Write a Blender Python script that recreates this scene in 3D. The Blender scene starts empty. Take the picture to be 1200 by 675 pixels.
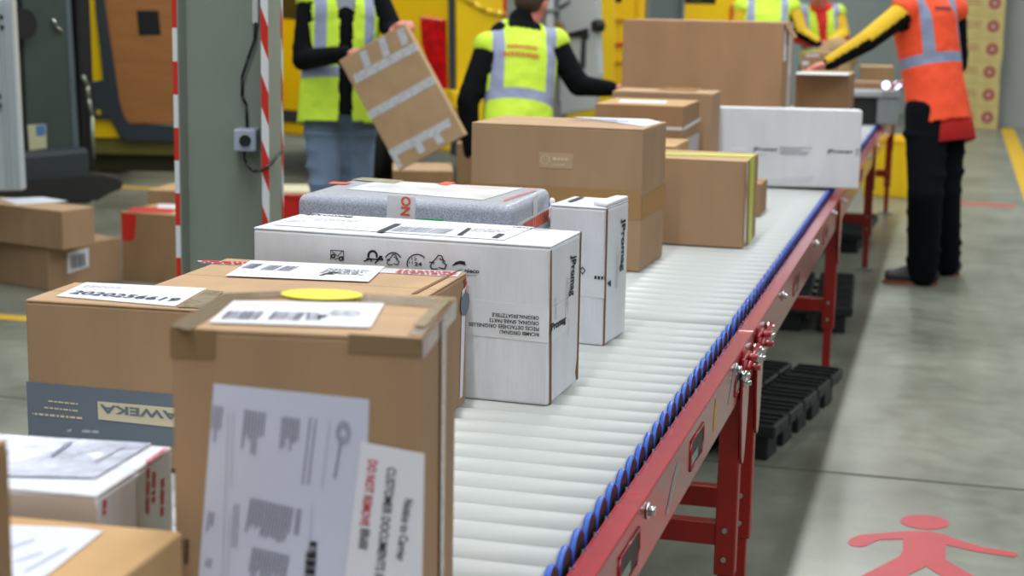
import bpy, bmesh, math, random
from mathutils import Vector, Matrix
random.seed(7)
SC = bpy.context.scene
COL = SC.collection
rad = math.radians

# ------------------------------------------------------------------ camera
FPX = 1900.0
CAM_H = 1.5
yaw, pitch, roll = rad(15.1), math.atan(337 / 1900.0), rad(1.07)
CF = Vector((-math.sin(yaw) * math.cos(pitch), math.cos(yaw) * math.cos(pitch), -math.sin(pitch)))
R0 = Vector((math.cos(yaw), math.sin(yaw), 0))
U0 = R0.cross(CF)
CU = U0 * math.cos(roll) - R0 * math.sin(roll)
CR = R0 * math.cos(roll) + U0 * math.sin(roll)
CP = Vector((0, 0, CAM_H))
cd = bpy.data.cameras.new('camera')
cd.sensor_width = 36
cd.lens = FPX / 1200 * 36
cd.clip_start = .05
cd.clip_end = 200
cd.dof.use_dof = True
cd.dof.focus_distance = 3.05
cd.dof.aperture_fstop = 4.6
cam = bpy.data.objects.new('camera', cd)
COL.objects.link(cam)
M = Matrix((CR, CU, -CF)).transposed().to_4x4()
M.translation = CP
cam.matrix_world = M
SC.camera = cam

# ------------------------------------------------------------------ light
SC.view_settings.view_transform = 'Standard'
SC.view_settings.look = 'None'
SC.view_settings.gamma = 1
SC.view_settings.use_curve_mapping = False
SC.view_settings.exposure = -0.08
w = bpy.data.worlds.new('hall_ambient')
SC.world = w
w.use_nodes = True
w.node_tree.nodes['Background'].inputs[0].default_value = (.86, .93, 1.0, 1)
w.node_tree.nodes['Background'].inputs[1].default_value = .16


def area(name, loc, sx, sy, power, col=(.95, .98, 1.0), rot=(0, 0, 0)):
    l = bpy.data.lights.new(name, 'AREA')
    l.shape = 'RECTANGLE'
    l.size = sx
    l.size_y = sy
    l.energy = power
    l.color = col
    o = bpy.data.objects.new(name, l)
    COL.objects.link(o)
    o.location = loc
    o.rotation_euler = rot
    return o


area('ceiling_and_fill_light', (-1.05, 9, 6.2), .25, 22, 830)
area('ceiling_and_fill_light', (-6.5, 9, 6.2), .3, 22, 500)  # this and the next two side strips are added for fill
area('ceiling_and_fill_light', (4.5, 9, 6.2), .3, 22, 600)
area('ceiling_and_fill_light', (-12, 12, 6.2), .3, 20, 330)
area('ceiling_and_fill_light', (1.8, -3.0, 5.4), 4, 3, 130, rot=(rad(22), 0, 0))  # added fill panel that brightens front faces, not a ceiling lamp


# ------------------------------------------------------------------ pixel rays (1200 x 675 frame) used to read real positions
def ray(x, y):
    return CF + CR * ((x - 600) / FPX) - CU * ((y - 337.5) / FPX)


def atZ(x, y, z):
    r = ray(x, y)
    return CP + r * ((z - CAM_H) / r.z)


def atD(x, y, d):
    return CP + ray(x, y) * d


def onplane(x, y, p0, n):
    r = ray(x, y)
    return CP + r * ((p0 - CP).dot(n) / r.dot(n))


HF = Vector((-math.sin(yaw), math.cos(yaw), 0))   # horizontal viewing direction
HR = R0.copy()


# ------------------------------------------------------------------ materials
def lin(c):
    return tuple((v / 12.92 if v <= .04045 else ((v + .055) / 1.055) ** 2.4) for v in [q / 255 for q in c])


MATS = {}


def mat(name, rgb, rough=.6, metal=0.0, noise=0.0, nscale=8.0, bump=0.0, bscale=60.0, coat=0.0, stretch=None,
        emit=0.0, spec=.5, dark=None, detail=4):
    if name in MATS:
        return MATS[name]
    m = bpy.data.materials.new(name)
    m.use_nodes = True
    nt = m.node_tree
    b = nt.nodes['Principled BSDF']
    c = lin(rgb)
    b.inputs['Base Color'].default_value = (*c, 1)
    b.inputs['Roughness'].default_value = rough
    b.inputs['Metallic'].default_value = metal
    b.inputs['Specular IOR Level'].default_value = spec
    if coat:
        b.inputs['Coat Weight'].default_value = coat
        b.inputs['Coat Roughness'].default_value = .12
    if emit:
        b.inputs['Emission Color'].default_value = (*c, 1)
        b.inputs['Emission Strength'].default_value = emit
    tc = nt.nodes.new('ShaderNodeTexCoord')
    mp = nt.nodes.new('ShaderNodeMapping')
    nt.links.new(tc.outputs['Object'], mp.inputs[0])
    if stretch:
        mp.inputs['Scale'].default_value = stretch
    if noise:
        n = nt.nodes.new('ShaderNodeTexNoise')
        n.inputs['Scale'].default_value = nscale
        n.inputs['Detail'].default_value = detail
        r = nt.nodes.new('ShaderNodeMapRange')
        r.inputs[1].default_value = .3
        r.inputs[2].default_value = .7
        mx = nt.nodes.new('ShaderNodeMixRGB')
        d = lin(dark) if dark else tuple(v * (1 - noise) for v in c)
        l = c if dark else tuple(min(1, v * (1 + noise * .6)) for v in c)
        mx.inputs[1].default_value = (*d, 1)
        mx.inputs[2].default_value = (*l, 1)
        nt.links.new(mp.outputs[0], n.inputs['Vector'])
        nt.links.new(n.outputs['Fac'], r.inputs[0])
        nt.links.new(r.outputs[0], mx.inputs[0])
        nt.links.new(mx.outputs[0], b.inputs['Base Color'])
    if bump:
        n2 = nt.nodes.new('ShaderNodeTexNoise')
        n2.inputs['Scale'].default_value = bscale
        n2.inputs['Detail'].default_value = 3
        bp = nt.nodes.new('ShaderNodeBump')
        bp.inputs['Strength'].default_value = bump
        bp.inputs['Distance'].default_value = .01
        nt.links.new(mp.outputs[0], n2.inputs['Vector'])
        nt.links.new(n2.outputs['Fac'], bp.inputs['Height'])
        nt.links.new(bp.outputs[0], b.inputs['Normal'])
    MATS[name] = m
    return m


def card(name, rgb):
    return mat(name, rgb, .78, noise=.10, nscale=9, bump=.12, bscale=14, stretch=(1, 1, .35), spec=.25)


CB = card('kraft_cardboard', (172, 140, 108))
CB2 = card('pale_and_top_lit_kraft', (190, 157, 121))  # on carton tops this paler tone has the overhead light put into it
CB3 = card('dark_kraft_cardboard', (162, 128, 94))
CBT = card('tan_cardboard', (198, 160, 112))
WCB = mat('white_cardboard', (226, 228, 232), .6, noise=.07, nscale=7, bump=.95, bscale=11, stretch=(1.6, 1.6, .35), spec=.3)
CRK = mat('raw_cardboard_edge', (128, 92, 58), .9)
PAPER = mat('white_label_paper', (236, 238, 246), .45, bump=.05, bscale=20)
PAPERB = mat('bluish_document_paper', (214, 218, 238), .35, noise=.03, nscale=6, bump=.12, bscale=12, coat=.3)
INK = mat('black_ink', (32, 32, 38), .6)
INKG = mat('grey_ink', (140, 142, 156), .7)
INKB = mat('dark_grey_ink', (100, 102, 114), .7)
INKF = mat('faint_grey_ink', (176, 178, 192), .7)
REDI = mat('red_ink', (205, 45, 50), .6)
ORI = mat('orange_ink', (226, 88, 45), .5)
TAPEB = mat('brown_parcel_tape', (140, 114, 82), .22, noise=.08, nscale=12, bump=.1, bscale=30, coat=.6)
TAPEO = mat('amber_parcel_tape', (168, 128, 78), .3, coat=.3)
TAPEC = mat('clear_parcel_tape', (172, 152, 118), .22, noise=.3, nscale=35, bump=1.0, bscale=90, coat=.7)
TAPEW = mat('white_parcel_tape', (218, 218, 220), .35, noise=.06, nscale=20)
YEL = mat('yellow_sticker', (240, 230, 60), .5)
YELS = mat('yellow_strap', (206, 212, 40), .4)
WINK = mat('pale_print', (214, 190, 160), .6)
GBAND = mat('blue_grey_print', (112, 124, 136), .6, noise=.04, nscale=10)
CREAM = mat('cream_print', (226, 214, 184), .6)
ROLL = mat('roller_plastic', (200, 203, 199), .36, noise=.05, nscale=5, bump=.05, bscale=25, stretch=(.3, 1, 1), spec=.4)
BLUE = mat('blue_end_cap', (10, 84, 190), .35, coat=.3)
BLK = mat('black_plastic', (22, 24, 24), .5)
REDP = mat('red_painted_steel', (164, 30, 38), .26, noise=.12, nscale=14, bump=.04, bscale=40, coat=.6)
REDL = mat('red_painted_leg', (156, 30, 22), .42, noise=.12, nscale=12, coat=.15)
STEEL = mat('bright_steel', (200, 200, 198), .22, 1.0)
GSTEEL = mat('grey_painted_steel', (140, 150, 138), .5, noise=.05, nscale=5, bump=.03, bscale=30)
SILV = mat('worn_silver_sticker', (158, 150, 148), .4, noise=.3, nscale=60)
YST = mat('yellow_worn_sticker', (200, 170, 40), .5, noise=.3, nscale=50)
RTAPE = mat('red_hazard_tape', (206, 44, 32), .4)
WTAPE = mat('white_hazard_tape', (220, 224, 226), .4)
VYEL = mat('yellow_van_paint', (252, 208, 14), .3, noise=.03, nscale=2, coat=.6)
VWHT = mat('white_van_paint', (200, 208, 212), .3, coat=.5, bump=.03, bscale=4)
VGRY = mat('grey_van_paint', (66, 76, 72), .35, noise=.08, nscale=3, coat=.5)
PLY = mat('plywood', (170, 112, 58), .6, noise=.12, nscale=6, stretch=(.4, .4, 3))
DKGR = mat('dark_rubber', (48, 56, 62), .6)
OLIVE = mat('shaded_olive_sill', (112, 104, 46), .6)  # yellow sill darkened to olive, its shade is put into the colour
GLASSD = mat('dark_window_glass', (24, 30, 34), .08, coat=.8)
TLR = mat('red_lamp_plastic', (214, 14, 24), .15, noise=.35, nscale=18, coat=.8)
SKIN = mat('skin', (206, 140, 118), .55)
SKINR = mat('reddened_skin', (214, 128, 112), .55)
HAIR = mat('dark_brown_hair', (62, 46, 36), .7, noise=.3, nscale=60, bump=.4, bscale=90)
JKT = mat('black_jacket_cloth', (14, 17, 19), .9, bump=.5, bscale=9, spec=.12)
JEAN = mat('blue_denim', (112, 132, 158), .85, noise=.22, nscale=5, bump=.3, bscale=9)
TRS = mat('black_work_trousers', (14, 16, 22), .9, noise=.15, nscale=6, bump=.5, bscale=9, spec=.12)
SHO = mat('dark_work_shoe', (44, 40, 40), .6)
SOLE = mat('orange_brown_sole', (120, 66, 40), .7)
REDC = mat('red_cloth', (206, 32, 30), .8, bump=.4, bscale=9)
YELC = mat('yellow_cloth', (226, 184, 30), .8, bump=.5, bscale=12)


# ------------------------------------------------------------------ mesh helpers
def link(name, me, m=None, parent=None, matrix=None):
    o = bpy.data.objects.new(name, me)
    COL.objects.link(o)
    if parent is not None:
        o.parent = parent
    if matrix is not None:
        o.matrix_basis = matrix
    if m is not None:
        ms = m if isinstance(m, (list, tuple)) else [m]
        for q in ms:
            me.materials.append(q)
    return o


def tag(o, label=None, cat=None, group=None, kind=None):
    if label:
        o['label'] = label
    if cat:
        o['category'] = cat
    if group:
        o['group'] = group
    if kind:
        o['kind'] = kind
    return o


def empty(name, mtx, label, cat, group=None):
    o = bpy.data.objects.new(name, None)
    o.empty_display_size = .1
    COL.objects.link(o)
    o.matrix_world = mtx
    return tag(o, label, cat, group)


def frame(loc, rz=0):
    return Matrix.Translation(Vector(loc)) @ Matrix.Rotation(rz, 4, 'Z')


def basis(o, x, y, z):
    m = Matrix((Vector(x), Vector(y), Vector(z))).transposed().to_4x4()
    m.translation = Vector(o)
    return m


class MB:
    def __init__(s):
        s.bm = bmesh.new()
        s.mi = 0

    def quad(s, pts):
        vs = [s.bm.verts.new(p) for p in pts]
        f = s.bm.faces.new(vs)
        f.material_index = s.mi
        return f

    def box(s, lo, hi, bev=0, seg=2, mtx=None):
        lo, hi = Vector(lo), Vector(hi)
        r = bmesh.ops.create_cube(s.bm, size=1)
        vs = r['verts']
        sz = hi - lo
        for v in vs:
            v.co = Vector((v.co.x * sz.x, v.co.y * sz.y, v.co.z * sz.z)) + (lo + hi) / 2
        fs = set(f for v in vs for f in v.link_faces)
        for f in fs:
            f.material_index = s.mi
        if bev:
            es = list(set(e for v in vs for e in v.link_edges))
            r2 = bmesh.ops.bevel(s.bm, geom=es, offset=bev, segments=seg, affect='EDGES', clamp_overlap=True, profile=.5, material=-1)
            vs = list(set(v for f in r2['faces'] for v in f.verts) | set(v for v in vs if v.is_valid))
        if mtx is not None:
            for v in vs:
                v.co = mtx @ v.co
        return vs

    def hexa(s, c, bev=0, seg=2):
        # c: 8 corners, bottom 4 ccw then top 4 ccw
        vs = [s.bm.verts.new(p) for p in c]
        fs = []
        for q in ((3, 2, 1, 0), (4, 5, 6, 7), (0, 1, 5, 4), (1, 2, 6, 5), (2, 3, 7, 6), (3, 0, 4, 7)):
            f = s.bm.faces.new([vs[i] for i in q])
            f.material_index = s.mi
            fs.append(f)
        if bev:
            bmesh.ops.bevel(s.bm, geom=list(set(e for f in fs for e in f.edges)), offset=bev, segments=seg, affect='EDGES', clamp_overlap=True, profile=.5, material=-1)

    def prism(s, pts, vec, bev=0):
        """extrude polygon pts (3-D list) along vec"""
        vec = Vector(vec)
        a = [s.bm.verts.new(p) for p in pts]
        b = [s.bm.verts.new(Vector(p) + vec) for p in pts]
        n = len(pts)
        fs = [s.bm.faces.new(a[::-1]), s.bm.faces.new(b)]
        for i in range(n):
            fs.append(s.bm.faces.new([a[i], a[(i + 1) % n], b[(i + 1) % n], b[i]]))
        for f in fs:
            f.material_index = s.mi
        if bev:
            es = set(e for f in fs for e in f.edges)
            bmesh.ops.bevel(s.bm, geom=list(es), offset=bev, segments=2, affect='EDGES', clamp_overlap=True, profile=.5, material=-1)

    def cyl(s, a, b, r0, r1=None, n=20, caps=True):
        a, b = Vector(a), Vector(b)
        if r1 is None:
            r1 = r0
        z = (b - a).normalized()
        x = z.orthogonal().normalized()
        y = z.cross(x)
        ra, rb = [], []
        for i in range(n):
            t = 2 * math.pi * i / n
            d = x * math.cos(t) + y * math.sin(t)
            ra.append(s.bm.verts.new(a + d * r0))
            rb.append(s.bm.verts.new(b + d * r1))
        for i in range(n):
            f = s.bm.faces.new([ra[i], ra[(i + 1) % n], rb[(i + 1) % n], rb[i]])
            f.smooth = True
            f.material_index = s.mi
        if caps:
            for q in (ra[::-1], rb):
                f = s.bm.faces.new(q)
                f.material_index = s.mi

    def tube(s, pts, r, n=8):
        for i in range(len(pts) - 1):
            s.cyl(pts[i], pts[i + 1], r, r, n)
        for p in pts[1:-1]:
            s.ball(p, (r, r, r), n=8)

    def ring(s, c, axis, R, r, n=24, k=8):
        c = Vector(c)
        z = Vector(axis).normalized()
        x = z.orthogonal().normalized()
        y = z.cross(x)
        g = []
        for i in range(n):
            t = 2 * math.pi * i / n
            d = x * math.cos(t) + y * math.sin(t)
            g.append([s.bm.verts.new(c + d * (R + r * math.cos(2 * math.pi * j / k)) + z * (r * math.sin(2 * math.pi * j / k))) for j in range(k)])
        for i in range(n):
            for j in range(k):
                f = s.bm.faces.new([g[i][j], g[(i + 1) % n][j], g[(i + 1) % n][(j + 1) % k], g[i][(j + 1) % k]])
                f.smooth = True
                f.material_index = s.mi

    def ball(s, c, r, n=12, mtx=None):
        res = bmesh.ops.create_uvsphere(s.bm, u_segments=n * 2, v_segments=n, radius=1)
        for v in res['verts']:
            p = Vector((v.co.x * r[0], v.co.y * r[1], v.co.z * r[2]))
            if mtx is not None:
                p = mtx @ p
            v.co = p + Vector(c)
        for f in set(f for v in res['verts'] for f in v.link_faces):
            f.smooth = True
            f.material_index = s.mi

    def limb(s, a, b, r0, r1, side=None, flat0=1.0, flat1=1.0, n=20, rings=7):
        """closed tapered elliptical limb with rounded ends; flat = half-width along side divided by radius"""
        a, b = Vector(a), Vector(b)
        L = (b - a).length
        z = (b - a).normalized()
        x = Vector(side) if side is not None else z.orthogonal()
        x = (x - z * x.dot(z)).normalized()
        y = z.cross(x)
        prof = []
        for i in range(6):
            t = math.pi / 2 * (1 - i / 6)
            prof.append((-math.sin(t) * r0, math.cos(t), 0))
        for i in range(rings + 1):
            prof.append((L * i / rings, 1, i / rings))
        for i in range(1, 7):
            t = math.pi / 2 * i / 6
            prof.append((L + math.sin(t) * r1, math.cos(t), 1))
        R = []
        for (h, k, u) in prof:
            r = (r0 + (r1 - r0) * u) * max(k, .02)
            fl = flat0 + (flat1 - flat0) * u
            R.append([s.bm.verts.new(a + z * h + x * (r * fl * math.cos(2 * math.pi * j / n)) + y * (r * math.sin(2 * math.pi * j / n))) for j in range(n)])
        for i in range(len(R) - 1):
            for j in range(n):
                s.bm.faces.new([R[i][j], R[i][(j + 1) % n], R[i + 1][(j + 1) % n], R[i + 1][j]])
        s.bm.faces.new(R[0][::-1])
        s.bm.faces.new(R[-1])

    def mesh(s, name, mtx=None, normals=True):
        if mtx is not None:
            s.bm.transform(mtx)
        if normals:
            bmesh.ops.recalc_face_normals(s.bm, faces=s.bm.faces[:])
        me = bpy.data.meshes.new(name)
        s.bm.to_mesh(me)
        s.bm.free()
        return me

    def build(s, name, m, parent=None, world=False, smooth=None):
        """world=True: coordinates are world coordinates, moved into the parent's frame"""
        mtx = None
        if world and parent is not None:
            p = parent
            W = Matrix.Identity(4)
            while p is not None:
                W = p.matrix_basis @ W
                p = p.parent
            mtx = W.inverted()
        me = s.mesh(name, mtx)
        if smooth:
            for p in me.polygons:
                p.use_smooth = True
        return link(name, me, m, parent)


def evalmesh(me, mods):
    o = bpy.data.objects.new('tmp', me)
    COL.objects.link(o)
    for kind, kw in mods:
        md = o.modifiers.new(kind, kind)
        for k, v in kw.items():
            setattr(md, k, v)
    dg = bpy.context.evaluated_depsgraph_get()
    r = bpy.data.meshes.new_from_object(o.evaluated_get(dg))
    bpy.data.objects.remove(o)
    return r


def blob(mb, name, m, parent, voxel=.012, smooth=4, W=None, fac=.5):
    """fuse everything in mb (world coordinates) into one continuous skin"""
    me = mb.mesh(name)
    me = evalmesh(me, [('REMESH', dict(mode='VOXEL', voxel_size=voxel, use_smooth_shade=True)),
                       ('SMOOTH', dict(factor=fac, iterations=smooth))])
    X = (W if W is not None else parent.matrix_basis)
    me.transform(X.inverted())
    o = link(name, me, m, parent)
    if W is not None:
        o.matrix_basis = parent.matrix_basis.inverted() @ W
    for p in me.polygons:
        p.use_smooth = True
    return o


TXT = {}


def textmesh(s, bold=.0):
    k = (s, bold)
    if k in TXT:
        return TXT[k]
    cu = bpy.data.curves.new('t', 'FONT')
    cu.body = s
    cu.offset = bold
    cu.resolution_u = 3
    o = bpy.data.objects.new('t', cu)
    COL.objects.link(o)
    dg = bpy.context.evaluated_depsgraph_get()
    me = bpy.data.meshes.new_from_object(o.evaluated_get(dg))
    bpy.data.objects.remove(o)
    xs = [v.co.x for v in me.vertices]
    ys = [v.co.y for v in me.vertices]
    TXT[k] = (me, min(xs), max(xs), min(ys), max(ys))
    return TXT[k]


# ------------------------------------------------------------------ cartons
class Face:
    """a flat face: origin, u (right), v (up), n (outwards), all in world coordinates"""
    def __init__(s, o, u, v, n, parent):
        s.o, s.u, s.v, s.n, s.parent = Vector(o), Vector(u).normalized(), Vector(v).normalized(), Vector(n).normalized(), parent
        s.lift = .0012

    def px(s, x, y):
        p = onplane(x, y, s.o, s.n) - s.o
        return (p.dot(s.u), p.dot(s.v))

    def P(s, a, k=1.0):
        return s.o + s.u * a[0] + s.v * a[1] + s.n * (s.lift * k)

    def patch(s, name, pts, m, k=1.0, px=True, parent=None, thick=None, label=None):
        if px:
            pts = [s.px(*p) for p in pts]
        mb = MB()
        base = [s.P(p, k) for p in pts]
        mb.prism([b - s.n * (thick or s.lift * .6) for b in base], s.n * (thick or s.lift * .6))
        o = mb.build(name, m, parent or s.parent, world=True)
        if label:
            o['label'] = label
        return o

    def ellipse(s, name, c, rx, ry, m, k=1.0, parent=None):
        pts = [(c[0] + rx * math.cos(t * math.pi / 20), c[1] + ry * math.sin(t * math.pi / 20)) for t in range(40)]
        return s.patch(name, pts, m, k, px=False, parent=parent)

    def text(s, mb, st, p0, p1, h, k=2.0, px=True, bold=.0, flip=False):
        """text from p0 to p1 along the baseline, h metres high"""
        if px:
            p0, p1 = s.px(*p0), s.px(*p1)
        me, x0, x1, y0, y1 = textmesh(st, bold)
        d = Vector((p1[0] - p0[0], p1[1] - p0[1]))
        L = d.length
        d.normalize()
        up = Vector((-d.y, d.x))
        sx = L / (x1 - x0)
        sy = h / (y1 - min(y0, 0)) if y1 > 0 else h
        vs = []
        for v in me.vertices:
            q = Vector(p0) + d * ((v.co.x - x0) * sx) + up * (v.co.y * sy)
            vs.append(mb.bm.verts.new(s.P(q, k)))
        for p in me.polygons:
            try:
                f = mb.bm.faces.new([vs[i] for i in p.vertices])
                f.material_index = mb.mi
            except ValueError:
                pass

    def dashes(s, mb, p0, p1, n, gap, th, px=True, k=2.0, fill=.8, ragged=.4, word=(.004, .016)):
        """n rows of small print, rows run along p0->p1, stacked downwards by gap metres"""
        if px:
            p0, p1 = s.px(*p0), s.px(*p1)
        d = Vector((p1[0] - p0[0], p1[1] - p0[1]))
        L = d.length
        d.normalize()
        dn = Vector((d.y, -d.x))
        for r in range(n):
            x = 0
            Lr = L * (1 - random.random() * ragged)
            while x < Lr:
                w_ = min(random.uniform(*word), Lr - x)
                a = Vector(p0) + d * x + dn * (gap * r)
                b = a + d * w_
                mb.quad([s.P(a, k), s.P(a + dn * th, k), s.P(b + dn * th, k), s.P(b, k)])
                x += w_ + word[0] * .6

    def bars(s, mb, p0, p1, depth, k=2.0, px=True, n=26):
        if px:
            p0, p1 = s.px(*p0), s.px(*p1)
        d = Vector((p1[0] - p0[0], p1[1] - p0[1]))
        L = d.length
        d.normalize()
        dn = Vector((d.y, -d.x))
        x = 0
        while x < L:
            w_ = random.choice((1, 1, 2, 3)) * L / n / 2.2
            a = Vector(p0) + d * x
            b = Vector(p0) + d * min(L, x + w_)
            mb.quad([s.P(a, k), s.P(a + dn * depth, k), s.P(b + dn * depth, k), s.P(b, k)])
            x += w_ + random.choice((1, 1, 2)) * L / n / 2.2


class Carton:
    def __init__(s, name, label, cat, x, y, z0, th, w_, d, h, m, flap='x', edge=None, group=None, top=None, bev=.004, flaps=True, bulge=0.0, seg=2):
        t = rad(th)
        ux = Vector((math.cos(t), math.sin(t), 0))
        uy = Vector((-math.sin(t), math.cos(t), 0))
        z = Vector((0, 0, 1))
        frb = Vector((x, y, z0))
        c = frb - ux * (w_ / 2) + uy * (d / 2)
        s.root = empty(name, basis(c, ux, uy, z), label, cat, group)
        s.w, s.d, s.h, s.ux, s.uy = w_, d, h, ux, uy
        tf = .004 if flaps else 0
        mb = MB()
        mb.box((-w_ / 2, -d / 2, 0), (w_ / 2, d / 2, h - tf), bev, seg)
        if bulge:
            pass
        bd = mb.build('body', m, s.root)
        if seg > 3:
            md = bd.modifiers.new('wn', 'WEIGHTED_NORMAL')
            for q_ in bd.data.polygons:
                q_.use_smooth = True
        if flaps:
            g = .0022
            edges = [(-w_ / 2, -g / 2), (g / 2, w_ / 2)] if flap == 'y' else [(-d / 2, -g / 2), (g / 2, d / 2)]
            for (a, b) in edges:
                mb = MB()
                e = .0006
                if flap == 'y':
                    mb.box((a, -d / 2 + e, h - tf), (b, d / 2 - e, h), .0015, 1)
                else:
                    mb.box((-w_ / 2 + e, a, h - tf), (w_ / 2 - e, b, h), .0015, 1)
                mb.build('top_flap', top or m, s.root)  # a separate top board, where given, carries the overhead light in its colour
        flb = frb - ux * w_
        s.front = Face(flb, ux, z, -uy, s.root)
        s.right = Face(frb, uy, z, ux, s.root)
        s.top = Face(flb + z * h, ux, uy, z, s.root)
        s.left = Face(flb + uy * d, -uy, z, -ux, s.root)

    def pr(s, m, fn, parent=None, name='print'):
        mb = MB()
        fn(mb)
        mb_o = mb.build(name, m, parent or s.root, world=True)
        return mb_o


Z = .76
# ================================================================== SETTING
fm = bpy.data.materials.new('concrete_floor')
fm.use_nodes = True
nt = fm.node_tree
b = nt.nodes['Principled BSDF']
tc = nt.nodes.new('ShaderNodeTexCoord')
n1 = nt.nodes.new('ShaderNodeTexNoise'); n1.inputs['Scale'].default_value = 1.1; n1.inputs['Detail'].default_value = 8; n1.inputs['Roughness'].default_value = .65
n2 = nt.nodes.new('ShaderNodeTexNoise'); n2.inputs['Scale'].default_value = 9; n2.inputs['Detail'].default_value = 8
cr = nt.nodes.new('ShaderNodeValToRGB')
cr.color_ramp.elements[0].position = .3; cr.color_ramp.elements[0].color = (*lin((104, 108, 94)), 1)
cr.color_ramp.elements[1].position = .72; cr.color_ramp.elements[1].color = (*lin((156, 160, 144)), 1)
mx = nt.nodes.new('ShaderNodeMixRGB'); mx.blend_type = 'MULTIPLY'; mx.inputs[0].default_value = .35
cr2 = nt.nodes.new('ShaderNodeValToRGB')
cr2.color_ramp.elements[0].position = .35; cr2.color_ramp.elements[0].color = (.62, .62, .6, 1)
cr2.color_ramp.elements[1].position = .6; cr2.color_ramp.elements[1].color = (1, 1, 1, 1)
rr = nt.nodes.new('ShaderNodeMapRange'); rr.inputs[3].default_value = .22; rr.inputs[4].default_value = .45
nt.links.new(tc.outputs['Object'], n1.inputs['Vector']); nt.links.new(tc.outputs['Object'], n2.inputs['Vector'])
nt.links.new(n1.outputs['Fac'], cr.inputs[0]); nt.links.new(n2.outputs['Fac'], cr2.inputs[0])
nt.links.new(cr.outputs[0], mx.inputs[1]); nt.links.new(cr2.outputs[0], mx.inputs[2])
nt.links.new(mx.outputs[0], b.inputs['Base Color']); nt.links.new(n2.outputs['Fac'], rr.inputs[0]); nt.links.new(rr.outputs[0], b.inputs['Roughness'])
mb = MB(); mb.box((-24, -6, -.2), (10, 26, 0))
tag(mb.build('floor', fm), kind='structure')

WALL = mat('grey_corrugated_wall', (164, 176, 170), .55, noise=.05, nscale=3)
mb = MB()
mb.box((-24, 24, 0), (1.0, 24.2, 6.8))
for i in range(0, 84):
    mb.box((-24, 23.99, .15 + i * .08), (1.0, 24.0, .19 + i * .08))
tag(mb.build('wall_back', WALL), kind='structure')
mb = MB()
mb.box((.15, 22.0, 0), (10, 22.2, 6.8)); mb.box((.15, 21.97, 0), (10, 22.0, .12))
tag(mb.build('wall_right_back', mat('pale_grey_wall', (162, 168, 168), .6, noise=.06, nscale=2)), kind='structure')
mb = MB(); mb.box((-24.2, -6, 0), (-24, 26, 6.8)); tag(mb.build('wall_left', WALL), kind='structure')
dr = MB(); dr.box((.98, 21.9, 0), (1.06, 21.98, 2.6)); dr.box((1.06, 21.94, .02), (2.4, 21.97, 2.55)); dr.box((1.06, 21.9, 2.55), (2.4, 21.98, 2.62))
dd = dr.build('door_1', mat('dull_steel_door', (132, 140, 142), .5, noise=.1, nscale=4)); tag(dd, kind='structure')
mb = MB(); mb.cyl((1.15, 21.9, 1.0), (1.15, 21.94, 1.0), .02, n=10); mb.cyl((1.15, 21.9, 1.0), (1.27, 21.9, 1.0), .012, n=8)
mb.build('door_handle', STEEL, dd)
# painted floor lines and joint
mb = MB(); mb.box((.58, 10.2, .0003), (.74, 21.9, .002)); tag(mb.build('trim_1', mat('yellow_floor_paint', (222, 178, 40), .6, noise=.15, nscale=20)), kind='structure')
mb = MB(); mb.box((-24, 6.50, .0003), (-3.4, 6.60, .002)); tag(mb.build('trim_2', mat('yellow_floor_paint', (0, 0, 0))), kind='structure')
mb = MB(); mb.box((-24, 11.36, .0003), (-4.5, 11.5, .002)); tag(mb.build('trim_3', MATS['yellow_floor_paint']), kind='structure')
mb = MB(); mb.box((-24, 5.205, .0003), (10, 5.225, .0016)); tag(mb.build('trim_4', mat('dark_floor_joint', (92, 92, 84), .8)), kind='structure')
mb = MB(); mb.box((-.1, 13.0, .0003), (.12, 13.08, .0016)); mb.box((.5, 13.0, .0003), (-.02, 13.2, .0014)); tag(mb.build('trim_5', mat('worn_red_floor_paint', (178, 92, 84), .7, noise=.2, nscale=20)), kind='structure')

# painted pedestrian pictogram
def fl(x, y):
    return atZ(x, y, 0).to_2d()
RPAINT = mat('red_floor_paint', (186, 62, 68), .5, noise=.08, nscale=9)
o4 = lambda x, y: (940 + x / 4.615, 580 + y / 4.61)
body = [(245, 258), (265, 236), (315, 218), (440, 208), (560, 198), (680, 198), (760, 213), (860, 250), (980, 285), (1100, 303), (1160, 316), (1168, 328), (1150, 338), (1050, 325),
        (920, 305), (830, 282), (776, 272), (776, 352), (900, 425), (1010, 480), (1150, 590), (1080, 640), (880, 520), (670, 388), (480, 480), (330, 640), (180, 640), (320, 440), (525, 335), (545, 300), (545, 240),
        (420, 244), (380, 258), (350, 276), (310, 283), (265, 276)]
fp = [fl(*o4(*p)) for p in body]
hc = [fl(*o4(660 + 132 * math.cos(t * math.pi / 16) + 3, 149 + 38 * math.sin(t * math.pi / 16) + 8 * math.cos(t * math.pi / 16))) for t in range(32)]
mb = MB()
mb.prism([(p.x, p.y, .0004) for p in fp], (0, 0, .0012))
mb.prism([(p.x, p.y, .0004) for p in hc], (0, 0, .0012))
tag(mb.build('pedestrian_sign', RPAINT), 'red walking figure pictogram painted on the grey concrete floor', 'floor marking')


# ================================================================== CONVEYOR
XR, XL = -.475, -1.375
PITCH = .0785
RZ = .7285


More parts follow.
